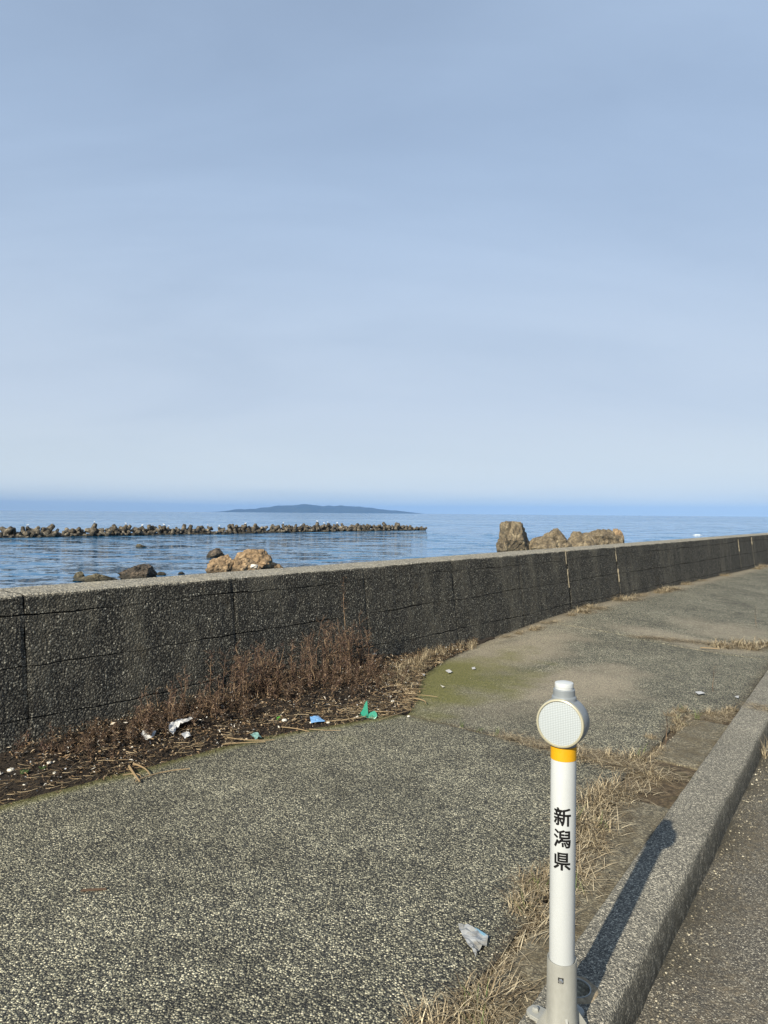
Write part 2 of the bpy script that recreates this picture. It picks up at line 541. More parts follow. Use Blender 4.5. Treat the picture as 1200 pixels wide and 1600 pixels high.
# ---------------------------------------------------------------- sea rocks
def rock_mesh(name, seed, sub=5, rough=0.34, box=2.0, flat=None, ncut=26):
    """craggy boulder of unit half size: split faces, ledges and cracks"""
    bm = bmesh.new()
    bmesh.ops.create_icosphere(bm, subdivisions=sub, radius=1.0)
    o = Vector((seed * 13.1, seed * 7.7, seed * 3.3))
    rr = random.Random(seed)
    cuts = [(Vector((rr.gauss(0, 1), rr.gauss(0, 1), rr.gauss(.15, .7))).normalized(), rr.uniform(.58, .9)) for _ in range(ncut)]
    for v in bm.verts:
        d = v.co.normalized()
        k = (abs(d.x) ** box + abs(d.y) ** box + abs(d.z) ** box) ** (-1.0 / box)
        q = d * k
        q *= 1.0 + rough * .8 * noise.fractal(d * 1.4 + o, 1.0, 2.0, 2)
        for n_, c in cuts:
            e = q.dot(n_) - c
            if e > 0: q -= n_ * e
        cell = noise.voronoi(q * 2.3 + o)[0]
        q *= 1 - rough * .28 * max(0, .28 - (cell[1] - cell[0])) * 2.2
        cell = noise.voronoi(q * 5.5 + o)[0]
        q *= 1 - rough * .16 * max(0, .26 - (cell[1] - cell[0])) * 2.2
        q *= 1 + rough * .14 * (noise.ridged_multi_fractal(q * 3.1 + o, .8, 2.2, 4, 1.0, 2.0) - 1.2) + rough * .07 * noise.fractal(q * 9 + o, .7, 2.0, 3)
        if flat and q.z > flat: q.z = flat + (q.z - flat) * .3
        v.co = q
    return bm_mesh(name, bm)

def sea_rock(px, py_base, half_w_px, top_px, label, m_, seed, sub=5, rough=.45, name='sea_rock', squash=0.85, box=2.2, flat=None, ncut=26, taper=.42, flip=1):
    p = pix(px, py_base, SEA_Z)
    Y = p.y
    hw = half_w_px / FPX * Y
    h = (py_base - top_px) / FPX * Y
    me = rock_mesh(name, seed, sub, rough, box, flat, ncut)
    ax = [min(v.co[i] for v in me.vertices) for i in range(3)]
    bx = [max(v.co[i] for v in me.vertices) for i in range(3)]
    for v in me.vertices:
        x, y, z = v.co
        x = x * flip if flip > 0 else -x + ax[0] + bx[0]
        zr = (z - ax[2]) / (bx[2] - ax[2])
        x *= 1 + taper * .4 - taper * zr ** 1.5
        v.co = ((2 * (x - ax[0]) / (bx[0] - ax[0]) - 1) * hw, (2 * (y - ax[1]) / (bx[1] - ax[1]) - 1) * hw * squash,
                (z - ax[2]) / (bx[2] - ax[2]) * h * 1.55 - h * .55)
    o = obj(name, me, m_)
    o.location = (p.x, Y, SEA_Z)
    return tag(o, label, 'rock', 'rocks in the shallow water behind the wall')

M['rock_tan'] = mat_rock('tan_rock', (0.06, 0.043, 0.027), (0.27, 0.185, 0.105), (0.44, 0.32, 0.19))
M['rock_grey'] = mat_rock('grey_brown_rock', (0.035, 0.029, 0.021), (0.16, 0.125, 0.078), (0.31, 0.255, 0.165))
M['rock_dark'] = mat_rock('dark_wet_rock', (0.02, 0.018, 0.015), (0.075, 0.06, 0.046), (0.22, 0.165, 0.115), 2.0)
M['rock_olive'] = mat_rock('olive_rock', (0.04, 0.036, 0.022), (0.17, 0.145, 0.088), (0.33, 0.275, 0.17), 2.0)
sea_rock(398, 893, 32, 858, 'tallest orange-brown rock peak just above the wall, left of centre', M['rock_tan'], 3)
sea_rock(349, 897, 24, 867, 'orange-brown rock at the left shoulder of the tan outcrop', M['rock_tan'], 5)
sea_rock(376, 896, 34, 871, 'low tan rock filling the dip between two brown peaks', M['rock_tan'], 9)
sea_rock(428, 893, 16, 879, 'flat brown rock trailing off right of the tan outcrop', M['rock_tan'], 12, sub=4)
sea_rock(339, 872, 15, 857, 'small dark rounded rock behind the tan outcrop', M['rock_dark'], 15, sub=4, rough=.4)
sea_rock(216, 905, 28, 882, 'dark jagged reddish-black rock above the wall at left', M['rock_dark'], 21)
sea_rock(150, 908, 32, 896, 'long flat olive rock lying low in the water at left', M['rock_olive'], 25, rough=.4)
sea_rock(125, 904, 9, 894, 'small olive rock at the left tip of the flat one', M['rock_olive'], 27, sub=4)
sea_rock(254, 900, 8, 894, 'tiny dark rock just right of the jagged black one', M['rock_dark'], 31, sub=4)
sea_rock(220, 856, 9, 851, 'lone flat rock awash in open water below the breakwater', M['rock_olive'], 33, sub=4)
sea_rock(284, 898, 5, 894, 'tiny wet rock tip right of the small dark one', M['rock_dark'], 35, sub=3)
sea_rock(805, 866, 29, 815, 'tall flat-topped brown rock stack standing right of centre', M['rock_grey'], 41, rough=.40, box=4.0, flat=.80, ncut=5, taper=.30, flip=-1)
sea_rock(845, 866, 24, 838, 'small rock hump beside the tall brown stack', M['rock_grey'], 44, sub=4)
sea_rock(868, 865, 31, 826, 'pointed grey-brown rock in the middle of the right outcrop', M['rock_grey'], 47)
sea_rock(903, 863, 30, 831, 'dark brown rock between the pointed and the broad rock', M['rock_grey'], 52, sub=4)
sea_rock(936, 861, 38, 827, 'broad pale-topped rock at the right outcrop', M['rock_grey'], 55)
sea_rock(964, 861, 12, 826, 'narrow orange rock pinnacle at the right end of the outcrop', M['rock_tan'], 58, sub=4, squash=1.0)

# ---------------------------------------------------------------- breakwater of tetrapods
def frustum(bm, a, b, ra, rb, n=8, cap=True):
    d = (b - a).normalized()
    q = d.to_track_quat('Z', 'Y')
    ra_, rb_ = [], []
    for i in range(n):
        c, s_ = math.cos(2 * math.pi * i / n), math.sin(2 * math.pi * i / n)
        ra_.append(bm.verts.new(a + q @ Vector((c * ra, s_ * ra, 0))))
        rb_.append(bm.verts.new(b + q @ Vector((c * rb, s_ * rb, 0))))
    for i in range(n):
        j = (i + 1) % n
        bm.faces.new((ra_[i], ra_[j], rb_[j], rb_[i]))
    if cap:
        bm.faces.new(rb_)
        bm.faces.new(list(reversed(ra_)))
    return ra_, rb_

def tetrapod_mesh(seed):
    bm = bmesh.new()
    dirs = [Vector((0, 0, 1)), Vector((0.943, 0, -.333)), Vector((-.471, .816, -.333)), Vector((-.471, -.816, -.333))]
    for d in dirs:
        frustum(bm, Vector((0, 0, 0)), d * 0.92, 0.40, 0.27, 9)
        frustum(bm, d * 0.915, d * 0.98, 0.265, 0.20, 9)
    for v in bm.verts:
        v.co += 0.04 * Vector((nz(v.co.x * 3, v.co.y * 3, seed), nz(v.co.y * 3, v.co.z * 3, seed + 5), nz(v.co.z * 3, v.co.x * 3, seed + 9)))
    return bm_mesh('tetrapod', bm)

M['tetra'] = mat_rock('tetrapod_concrete', (0.016, 0.014, 0.011), (0.09, 0.075, 0.054), (0.36, 0.31, 0.23), 1.0)
tmesh = [tetrapod_mesh(i * 3.1) for i in range(3)]
for me in tmesh: me.materials.append(M['tetra'])
BA, BB = pix(0, 841, SEA_Z), pix(660, 829, SEA_Z)
BD = (BB - BA).normalized(); BN = Vector((BD.y, -BD.x, 0))
BL = (BB - BA).length
rng = random.Random(3)
crest = []
def tetra(u, off, z, sc):
    o = bpy.data.objects.new('tetrapod', rng.choice(tmesh))
    col.objects.link(o)
    p = BA + BD * u + BN * off
    o.location = (p.x, p.y, SEA_Z + z)
    o.rotation_euler = (rng.uniform(0, 6.3), rng.uniform(0, 6.3), rng.uniform(0, 6.3))
    o.scale = (sc, sc, sc)
    return o
u = -5.0
while u < BL - .4:
    hump = 0.55 + 0.45 * nz(u * .11, 4.2) + .35 * nz(u * .45, 9)
    tail = sstep(BL, BL - 12, u)
    for off, z, sc, lab in ((1.0, .0, .92, 'weathered tetrapod at the near waterline of the long breakwater'),
                            (-.1, .58 * tail + .6 * hump * tail, 1.0, 'weathered tetrapod on the crest of the long breakwater')):
        if off < 0 and rng.random() < .10: continue
        o = tetra(u + rng.uniform(-.4, .4), off + rng.uniform(-.35, .35), z + rng.uniform(-.25, .25), sc * rng.choice((.9, 1.1, 1.2, 1.3, 1.5)) * rng.uniform(.92, 1.08))
        tag(o, lab, 'tetrapod', 'tetrapods of the breakwater')
        if off < 0: crest.append(o)
    u += rng.uniform(1.0, 1.45)

bm = bmesh.new()
rows = []
nb = 150
for i in range(nb + 1):
    uu = -8 + (BL + 7.5) * i / nb
    row = []
    for j, (o_, h_) in enumerate(((2.3, -.8), (1.5, .0), (.6, .40), (-.5, .45), (-1.6, .1), (-2.4, -.8))):
        q = BA + BD * (uu + .5 * nz(i * .9, j * 1.3)) + BN * (o_ + .35 * nz(i * .7, j * 2.1, 4))
        row.append(bm.verts.new((q.x, q.y, SEA_Z + (h_ * (.45 if i > nb - 3 else 1) if h_ > 0 else h_) + .3 * nz(i * 1.1, j * 1.7, 8))))
    rows.append(row)
for a, b in zip(rows, rows[1:]):
    for k in range(5): bm.faces.new((a[k], a[k + 1], b[k + 1], b[k]))
tag(obj('rubble_mound', bm_mesh('rubble_mound', bm), M['rock_dark']), 'long low dark rubble mound under the breakwater blocks', 'mound')

# gulls resting on the crest
def gull_mesh():
    bm = bmesh.new()
    prof = [(-.24, .010, .02), (-.17, .05, .03), (-.05, .085, .02), (.07, .075, .04), (.14, .045, .09), (.18, .05, .135), (.225, .035, .14), (.25, .012, .135), (.29, .006, .125)]
    prev = None
    for x, r, z in prof:
        ring = [bm.verts.new((x, r * math.cos(a), .17 + z + r * math.sin(a))) for a in [i * math.pi / 4 for i in range(8)]]
        if prev:
            for i in range(8):
                bm.faces.new((prev[i], prev[(i + 1) % 8], ring[(i + 1) % 8], ring[i]))
        prev = ring
    for s_ in (-.03, .03):
        frustum(bm, Vector((0, s_, 0)), Vector((0, s_, .14)), .008, .01, 5)
    return bm_mesh('gull', bm)
gm, nt = new_mat('gull_feathers')
pp = nt.n('SeparateXYZ', Vector=nt.n('TexCoord').outputs['Object'])
finish(nt, nt.mix(nt.ss(pp.outputs[0], -.12, .08), (0.40, 0.42, 0.45), (0.85, 0.85, 0.83)), 0.7)
gme = gull_mesh(); gme.materials.append(gm)
gl = [c for i, c in enumerate(crest) if i < len(crest) * .75]
rng.shuffle(gl)
for c in gl[:18]:
    mw = Matrix.LocRotScale(c.location, c.rotation_euler, c.scale)
    top = max((mw @ v.co for v in c.data.vertices), key=lambda q: q.z)
    g = obj('gull', gme)
    g.location = top - Vector((0, 0, .02))
    g.scale = (1.1, 1.1, 1.1)
    g.rotation_euler = (0, 0, rng.uniform(0, 6.3))
    tag(g, 'small white gull resting on the crest of the breakwater', 'gull', 'gulls resting on the breakwater')

# ---------------------------------------------------------------- sea wall
WALL_H = 0.84
COURSE = [0.0, 0.105, 0.368, 0.640, 1.10]          # depths below the wall's top
def px_s(x):
    k = (x - 600) / FPX
    return (3.59 * k + 1.94) / (.64 - .768 * k)
JOINTS = [-9.0, -6.6, -4.3, -2.0] + [px_s(x) for x in (38, 364, 569, 706, 810, 885, 962, 1045, 1153, 1174)] + [20.5, 24, 28, 32, 36, 40]
wall = tag(empty('sea_wall', P(0, .05, 0)), 'long weathered dark concrete sea wall with a pale tan top', 'wall')
def face_t(depth):                # battered front
    return 0.10 * depth / WALL_H
def wobble(s, depth):
    return 0.004 * noise.fractal(Vector((s * 9, depth * 9, 1.3)), .8, 2, 4) + 0.006 * nz(s * 1.3, depth * 2, 7)

core_v = [];
prof = [(-.36, -.6), (-.36, WALL_H - .03), (-.03, WALL_H - .03), (face_t(1.3) - .03, -.46)]
for s in (JOINTS[0], JOINTS[-1]):
    core_v += [P(s, t, z) for t, z in prof]
core = obj('wall_core', mesh_of('wall_core', [v - wall.location for v in core_v], [(0, 1, 5, 4), (1, 2, 6, 5), (2, 3, 7, 6), (3, 0, 4, 7)]), M['core'], wall)

def panel(s0, s1, ci, seed):
    near = s0 < 9.5 and s1 > -1.5
    step = .022 if near and s0 < 4 else (.035 if near else .12)
    ns = max(2, int((s1 - s0) / step))
    d0, d1 = COURSE[ci], COURSE[ci + 1]
    verts, faces = [], []
    wide = [px_s(x) for x in (885, 962, 1153, 1174)]
    g0 = .015 if any(abs(s0 - q) < .01 for q in wide) else .003
    g1 = .015 if any(abs(s1 - q) < .01 for q in wide) else .003
    for i in range(ns + 1):
        u = i / ns
        s = s0 + g0 + (s1 - s0 - g0 - g1) * u
        ln = lambda d: d + .016 * nz(s * 1.1, d * 7) + .008 * nz(s * 7, d * 9, 3) + .003 * nz(s * 31, d * 9, 3)
        gap = lambda d: .0042 * min(1, max(.12, .50 + 1.4 * nz(s * 1.7, d * 11)))
        a = ln(d0) + gap(d0) if ci else 0.0
        b = ln(d1) - gap(d1)
        line = []
        if ci == 0:
            line += [(-.42, -.5), (-.40, WALL_H - .03), (-.385, WALL_H)]
            nt_ = 16
            for k in range(1, nt_):
                t = -.385 + .368 * k / nt_
                line.append((t, WALL_H + wobble(s, t + 5) * .9))
            er = .013 + .012 * nz(s * 4.3, 2.2) + .012 * max(0, nz(s * 13, 5.5)) 
            er = max(.005, er)
            line += [(-er, WALL_H - .002 + wobble(s, 9) * .5), (face_t(er) - er * .35, WALL_H - er * .45), (face_t(er), WALL_H - er)]
            a = er
        n = max(2, int((d1 - d0) / (.025 if near else .09)))
        if ci:
            line.append((face_t(a) - .045, WALL_H - a + .002))
            line.append((face_t(a) - .006, WALL_H - a))
        for k in range(1 if ci == 0 else 0, n + 1):
            f = k / n
            d = a + (b - a) * (f if ci == 0 else (0.008 + f * .984))
            edge_in = 0.0
            line.append((face_t(d) + wobble(s, d), WALL_H - d))
        line.append((face_t(b) - .006, WALL_H - b - .0008))
        line.append((face_t(b) - .045, WALL_H - b - .002))
        wob_s = .003 * nz(seed, 3.1 * u)
        for t, z in line:
            js = 0.0
            if i == 0: js = (.006 + .6 * g0) * nz(z * 9, seed)
            if i == ns: js = (.006 + .6 * g1) * nz(z * 9, seed + 4)
            inn = .004 if i in (0, ns) else 0
            verts.append(P(s + js, t - (inn if t > -.2 else 0), z) - wall.location)
    L = len(line)
    for i in range(ns):
        for k in range(L - 1):
            a = i * L + k
            faces.append((a, a + L, a + L + 1, a + 1))
    # end returns
    for i, rev in ((0, False), (ns, True)):
        base = i * L
        start = len(verts)
        if ci == 0:
            ring = list(range(base, base + L))
            faces.append(tuple(ring if rev else reversed(ring)))
        else:
            for k in range(L):
                v = verts[base + k]
                verts.append(v - Vector((WN.x, WN.y, 0)) * .04)
            for k in range(L - 1):
                q = (base + k, base + k + 1, start + k + 1, start + k)
                faces.append(q if rev else tuple(reversed(q)))
    me = mesh_of('concrete_panel', verts, faces)
    o = obj('concrete_panel', me, M['wall'], wall)
    return o
for j in range(len(JOINTS) - 1):
    for ci in range(4):
        panel(JOINTS[j], JOINTS[j + 1], ci, j * 7.3 + ci)
# pale mortar left in the open joints
def mortar(s, d0, d1, wd=.018, seed=0):
    bm = bmesh.new()
    n = 26
    rows = []
    for i in range(n + 1):
        d = d0 + (d1 - d0) * i / n
        w0 = max(.0008, .34 * wd * (.30 + 1.3 * nz(d * 6, seed) + .5 * nz(d * 25, seed + 3)))
        c = s + .014 * nz(d * 5, seed + 8) + .006 * nz(d * 19, seed + 1)
        t = face_t(d) + .006 + .003 * nz(d * 17, seed)
        z = WALL_H - d
        rows.append([bm.verts.new(P(c - w0, t - .02, z) - wall.location), bm.verts.new(P(c - w0 * .7, t, z) - wall.location), bm.verts.new(P(c + w0 * .6, t, z) - wall.location), bm.verts.new(P(c + w0, t - .02, z) - wall.location)])
    for a, b in zip(rows, rows[1:]):
        for k in range(3):
            bm.faces.new((a[k], a[k + 1], b[k + 1], b[k]))
    obj('joint_mortar', bm_mesh('joint_mortar', bm), M['mortar'], wall)
mortar(px_s(885) - .02, .0, .16, .030, 1); mortar(px_s(885) - .014, .22, .44, .018, 2)
mortar(px_s(962) - .01, .06, .20, .040, 3); mortar(px_s(962) + .016, .30, .48, .026, 4)
mortar(px_s(1153), .05, .30, .03, 5); mortar(px_s(1174), .03, .2, .03, 6)

# ---------------------------------------------------------------- pavement, strip, kerb, road
def sheet(name, s0, s1, t0, t1, ns, nt_, zf, material, attrs=None, parent=None, edge=0.0, thick=0.05, seed=0.0, jit=0.012):
    """a slab as a grid in wall coordinates with ragged, slightly sunken rims; t0, t1 functions of s"""
    verts, faces, rec = [], [], []
    for i in range(ns + 1):
        for j in range(nt_ + 1):
            s = s0 + (s1 - s0) * i / ns
            a, b = t0(s), t1(s)
            t = a + (b - a) * j / nt_
            onr = i in (0, ns) or j in (0, nt_)
            if i in (0, ns): s += jit * noise.fractal(Vector((t * 6, seed + i, .5)), .8, 2, 3)
            if j in (0, nt_): t += jit * noise.fractal(Vector((s * 6, seed + j, 3.5)), .8, 2, 3)
            z = zf(s, t) - (edge if onr else 0)
            verts.append(P(s, t, z)); rec.append((s, t))
    W = nt_ + 1
    for i in range(ns):
        for j in range(nt_):
            a = i * W + j
            faces.append((a, a + 1, a + 1 + W, a + W))
    rim = [j for j in range(W)] + [i * W + nt_ for i in range(1, ns + 1)] + [ns * W + j for j in range(nt_ - 1, -1, -1)] + [i * W for i in range(ns - 1, 0, -1)]
    st = len(verts)
    for k in rim:
        verts.append(verts[k] - Vector((0, 0, thick))); rec.append(rec[k])
    for k in range(len(rim)):
        k2 = (k + 1) % len(rim)
        faces.append((rim[k], st + k, st + k2, rim[k2]))
    me = mesh_of(name, verts, faces)
    bmx = bmesh.new(); bmx.from_mesh(me); bmesh.ops.recalc_face_normals(bmx, faces=bmx.faces); bmx.to_mesh(me); bmx.free()
    if me.polygons[0].normal.z < 0: me.flip_normals()
    for an, fn in (attrs or {}).items():
        at = me.attributes.new(an, 'FLOAT', 'POINT')
        at.data.foreach_set('value', [fn(s, t) for s, t in rec])
    o = obj(name, me, material, parent)
    return o

def blob(s, t, cs, ct, rs, rt, seed, soft=.5, amp=.55):
    d = math.hypot((s - cs) / rs, (t - ct) / rt) + amp * noise.fractal(Vector((s * 2.2, t * 2.2, seed)), .8, 2, 4)
    return 1 - sstep(1 - soft, 1 + soft, d)
def moss_f(s, t):
    a = .88 * blob(s, t, 2.95, .60, .90, .50, 1.0, .6, .7)
    e = t - debris_t(s)
    b = .9 * (1 - sstep(.0, .09 + .06 * nz(s * 4, 2), e)) if s < 2.2 else 0
    return min(1, max(a, b))
def sand_f(s, t):
    a = .85 * blob(s, t, 3.55, 1.50, .60, .42, 4.0, .5, .5)
    b = .75 * blob(s, t, 4.3, .55, 1.0, .38, 6.0, .5, .4)
    c = .8 * (1 - sstep(.05, .35, t - .1 + .1 * nz(s * 3, 5))) if s > 3 else 0
    d = .55 * blob(s, t, 6.9, 1.75, .5, .5, 8.0, .5, .6)
    e = .7 * blob(s, t, 5.95, 1.55, .25, .75, 9.0, .5, .4)
    f = .35 * blob(s, t, 2.7, 1.3, .5, .6, 3.0, .6, .6)
    return min(1, max(a, b, c, d, e, f))
CR1 = 2.06
def crack2_s(t): return 5.64 + .55 * (t - 1.13)
def dirt_f(s, t):
    a = 1 - sstep(.0, .07 + .05 * nz(t * 5, 3), abs(s - CR1)) if t > .9 else 0
    a = a * 1.0
    b = (1 - sstep(.0, .08 + .04 * nz(s * 6, 3), pave_t(s) - t)) * .9
    c = (1 - sstep(.0, .06, abs(s - crack2_s(t)))) if t > 1.1 else 0
    d = 1 - sstep(-.02, .05, t - debris_t(s))
    return max(0, min(1, max(a, b, c, d)))
PA = {'moss': moss_f, 'sand': sand_f, 'dirt': dirt_f}
side = tag(empty('sidewalk', P(0, 1.5, 0)), kind='structure')
side['label'] = 'coarse exposed-aggregate pavement between sea wall and kerb'
def zpave(s, t):
    return rise(s, t) + .004 * nz(s * 1.5, t * 1.5, 2)
def slab(*a, **k):
    o = sheet(*a, **k)
    o.parent = side
    o.matrix_parent_inverse = Matrix.Translation(-side.location)
    return o
slab('pavement_slab', -30, -3.0, lambda s: .07, pave_t, 40, 20, zpave, M['pave'], PA, edge=.006, seed=1)
slab('pavement_slab', -2.99, CR1 - .012, lambda s: .07, pave_t, 110, 64, zpave, M['pave'], PA, edge=.006, seed=5)
slab('pavement_slab', CR1 + .016, 5.6, lambda s: .07, pave_t, 88, 56, lambda s, t: zpave(s, t) - .006, M['pave'], PA, edge=.006, seed=9)
slab('pavement_slab', 5.607, 45, lambda s: .07, pave_t, 300, 30, lambda s, t: zpave(s, t) - .004, M['pave'], PA, edge=.004, seed=13)

# soil that shows in every gap
def zsoil(s, t): return rise(s, t) - .028 + .008 * nz(s * 5, t * 5) + (.018 * (1 - sstep(.22, .32, abs(s - 2.02))) + .014 * (1 - sstep(.1, .2, abs(s - 3.42)))) * sstep(2.3, 2.5, t)
tag(sheet('soil', -30, 45, lambda s: .05, lambda s: kerb_t(s) + .02, 260, 26, zsoil, M['soil'], thick=.2), kind='structure')

# concrete strip between pavement and kerb
strip = tag(empty('gutter_strip', P(0, 2.7, 0)), kind='structure')
strip['label'] = 'dirty narrow concrete strip between pavement and kerb'
SB = [-14, -9, -5, -1.9, -.35, 1.72]
SB2 = [2.32, 3.25]
def strip_slab(a, b, seed):
    o = sheet('strip_slab', a, b, lambda s: pave_t(s) + .035 + .02 * nz(s * 3, 8), lambda s: kerb_t(s) - .004, max(6, int((b - a) * 22)), 9,
              lambda s, t: -.012 + .006 * nz(s * 4, t * 4, 6), M['strip'], edge=.006, seed=seed, thick=.05, jit=.010)
    o.parent = strip
    o.matrix_parent_inverse = Matrix.Translation(-strip.location)
for a, b in zip(SB, SB[1:]): strip_slab(a, b - .012, a)
for a, b in zip(SB2[0::1], SB2[1::1]):
    if (a, b) != (3.25, 3.62): strip_slab(a, b - .012, a)

# kerb
KW = 0.187
kprof = [(0, -.30), (0, KERB_Z - .012), (.004, KERB_Z - .004), (.012, KERB_Z)] + [(.012 + (KW - .05) * i / 6, KERB_Z) for i in range(1, 7)] + \
        [(KW - .018, KERB_Z - .003), (KW - .008, KERB_Z - .010), (KW - .002, KERB_Z - .022), (KW + .004, KERB_Z - .07), (KW + .008, ROAD_Z - .01), (KW + .010, -.30)]
ks = []
s = -30.0
while s < 45:
    ks.append(s)
    s += .03 if -.6 < s < 5.6 else .5
verts, faces, kerb_dark = [], [], []
L = len(kprof)
for s in ks:
    near = -.6 < s < 5.6
    for k, (o_, z) in enumerate(kprof):
        jt = .0035 * nz(s * 12, k * .9, 1) if near else 0
        jz = .003 * nz(s * 7, k * 1.1, 5) if near and k > 1 else 0
        if k >= 9: jt += .004 * nz(s * 3, 2.0)
        verts.append(P(s, kerb_t(s) + o_ + jt, z + jz))
        kerb_dark.append(1.0 if k >= L - 2 else (.85 if k == L - 3 else (.65 if k == L - 4 else (.5 if k <= 1 else 0.0))))  # kerb colour darkens down the road face and low on the pavement side
for i in range(len(ks) - 1):
    for k in range(L - 1):
        a = i * L + k
        faces.append((a, a + L, a + L + 1, a + 1))
me = mesh_of('kerb', verts, faces)
bmx = bmesh.new(); bmx.from_mesh(me); bmesh.ops.recalc_face_normals(bmx, faces=bmx.faces); bmx.to_mesh(me); bmx.free()
top_f = max(me.polygons, key=lambda p: abs(p.normal.z))
if top_f.normal.z < 0: me.flip_normals()
at = me.attributes.new('dirt', 'FLOAT', 'POINT'); at.data.foreach_set('value', kerb_dark)
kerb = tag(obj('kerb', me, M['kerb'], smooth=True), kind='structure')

RA = {'sand': lambda s, t: max(0, min(1, 1 - sstep(.02, .75, t - kerb_t(s) - KW) + .35 * nz(s * 1.3, t * 1.3))),
      'dirt': lambda s, t: max(0, min(1, (1 - sstep(.02, .16 + .08 * nz(s * 3, 1), t - kerb_t(s) - KW)))) }
tag(sheet('road', -30, 45, lambda s: kerb_t(s) + KW - .03, lambda s: kerb_t(s) + 8.0, 300, 60, lambda s, t: ROAD_Z + .004 * nz(s, t), M['road'], RA, thick=.1), kind='structure')

# soil and rotted litter banked against the foot of the wall
def bank_z(s, t):
    e = debris_t(s)
    x = max(0.0, min(1.0, (t - .06) / max(.05, e - .06)))
    hgt = interp([(-9, .08), (0, .07), (.8, .10), (1.6, .13), (2.3, .12), (3, .08), (3.7, .03), (4.3, .012), (60, .010)], s)
    n = .025 * noise.fractal(Vector((s * 5, t * 5, 4)), .8, 2, 4) * sstep(1.0, .7, x)
    return rise(s, t) + .004 + hgt * (1 - x) ** .8 + n * (hgt / .1) - .008 * sstep(.9, 1, x)
tag(sheet('soil_bank', -9, 4.6, lambda s: .05, lambda s: debris_t(s) + .03 * nz(s * 5, 1.0), 460, 22, bank_z, M['bank'], thick=.04), kind='structure')
def ground_z(s, t):
    if t < debris_t(s) and -9 < s < 4.6: return max(bank_z(s, t), zpave(s, t))
    if t > pave_t(s):
        return -.014 if t < kerb_t(s) else (KERB_Z if t < kerb_t(s) + KW else ROAD_Z)
    return zpave(s, t)

def ground_pix(x, y, lift=0.0):
    z = 0.0
    for _ in range(6):
        q = pix(x, y, z)
        s, t = ST(q.x, q.y)
        z = .5 * z + .5 * (ground_z(s, t) + lift)
    q.z = ground_z(s, t) + lift
    return q

# ---------------------------------------------------------------- road-edge delineator post
PX, PY = 0.4395, 1.72
post = tag(empty('delineator_post', (PX, PY, KERB_Z)), 'white delineator post with round reflector, yellow band and black lettering on the kerb', 'delineator')
def mat_plain(name, c, rough, spec=0.5, metal=0.0, speck=0.04, scale=60.0):
    m_, nt = new_mat(name)
    p = nt.n('TexCoord').outputs['Object']
    f = nt.noise(p, scale, 5.0, 0.65)
    g = nt.noise(nt.n('Mapping', Vector=p, Scale=(1, 1, .25)).outputs[0], 14.0, 4.0, .6)
    c0 = tuple(max(0, x * (1 - speck * 2)) for x in c)
    cc = nt.mix(nt.ss(g, .35, .7), c0, c)
    finish(nt, cc, nt.ss(f, .3, .7, max(.05, rough - .08), rough + .1), f, .12, .001, spec, Metallic=metal)
    return m_
M['post_white'] = mat_plain('white_post_plastic', (0.43, 0.45, 0.455), .36, .4, 0, .05)
M['post_yellow'] = mat_plain('yellow_band', (0.52, 0.27, 0.006), .4, .4, 0, .05)
M['housing'] = mat_plain('grey_housing', (0.185, 0.205, 0.22), .45, .4, 0, .08)
M['sleeve'] = mat_plain('galvanised_sleeve', (0.33, 0.33, 0.30), .5, .5, .25, .10)
M['metal'] = mat_plain('bright_steel', (0.60, 0.61, 0.62), .3, .5, .9, .08)
M['rim'] = mat_plain('cream_reflector_rim', (0.33, 0.31, 0.225), .35, .5, 0, .05)
M['ink'] = mat_plain('black_lettering', (0.008, 0.008, 0.009), .8, .1)
M['rustmortar'] = mat_simple('stained_mortar', (0.16, 0.12, 0.075), (0.36, 0.29, 0.19), 60, .95, .7, .006)
# retro-reflector glass with fine prism cells
m_, nt = new_mat('reflector_prisms')
tcx = nt.n('TexCoord').outputs['Object']
vo = nt.voro(tcx, 250.0, 'F1', .0)
vo.voronoi_dimensions = '2D'
cc = nt.ramp(vo.outputs['Distance'], [(.1, (0.38, 0.415, 0.43)), (.65, (0.22, 0.243, 0.252))])
finish(nt, cc, 0.22, vo.outputs['Distance'], 0.5, 0.0015, 0.6)
M['prism'] = m_

def lathe(name, prof, material, parent, n=40, smooth=True, mat_=None):
    """profile of (radius, z) spun round z; mat_ tilts the result"""
    bm = bmesh.new()
    rows = []
    for r, z in prof:
        if r < 1e-5:
            rows.append([bm.verts.new((0, 0, z))])
        else:
            rows.append([bm.verts.new((r * math.cos(2 * math.pi * i / n), r * math.sin(2 * math.pi * i / n), z)) for i in range(n)])
    for a, b in zip(rows, rows[1:]):
        for i in range(n):
            j = (i + 1) % n
            if len(a) == 1 and len(b) == 1: continue
            if len(a) == 1: bm.faces.new((a[0], b[j], b[i]))
            elif len(b) == 1: bm.faces.new((a[i], a[j], b[0]))
            else: bm.faces.new((a[i], a[j], b[j], b[i]))
    if mat_: bm.transform(mat_)
    me = bm_mesh(name, bm)
    o = obj(name, me, material, parent)
    if smooth:
        me.shade_smooth() if hasattr(me, 'shade_smooth') else None
        try: me.set_sharp_from_angle(angle=R(32))
        except Exception: pass
    return o
zb = KERB_Z
PR = .0303
lathe('pole', [(PR - .004, .04), (PR, .05), (PR, .690 - zb), (PR - .003, .690 - zb)], M['post_white'], post)
lathe('yellow_band', [(PR, .6895 - zb), (PR + .0006, .690 - zb), (PR + .0006, .722 - zb), (PR - .004, .7225 - zb), (0, .7225 - zb)], M['post_yellow'], post)
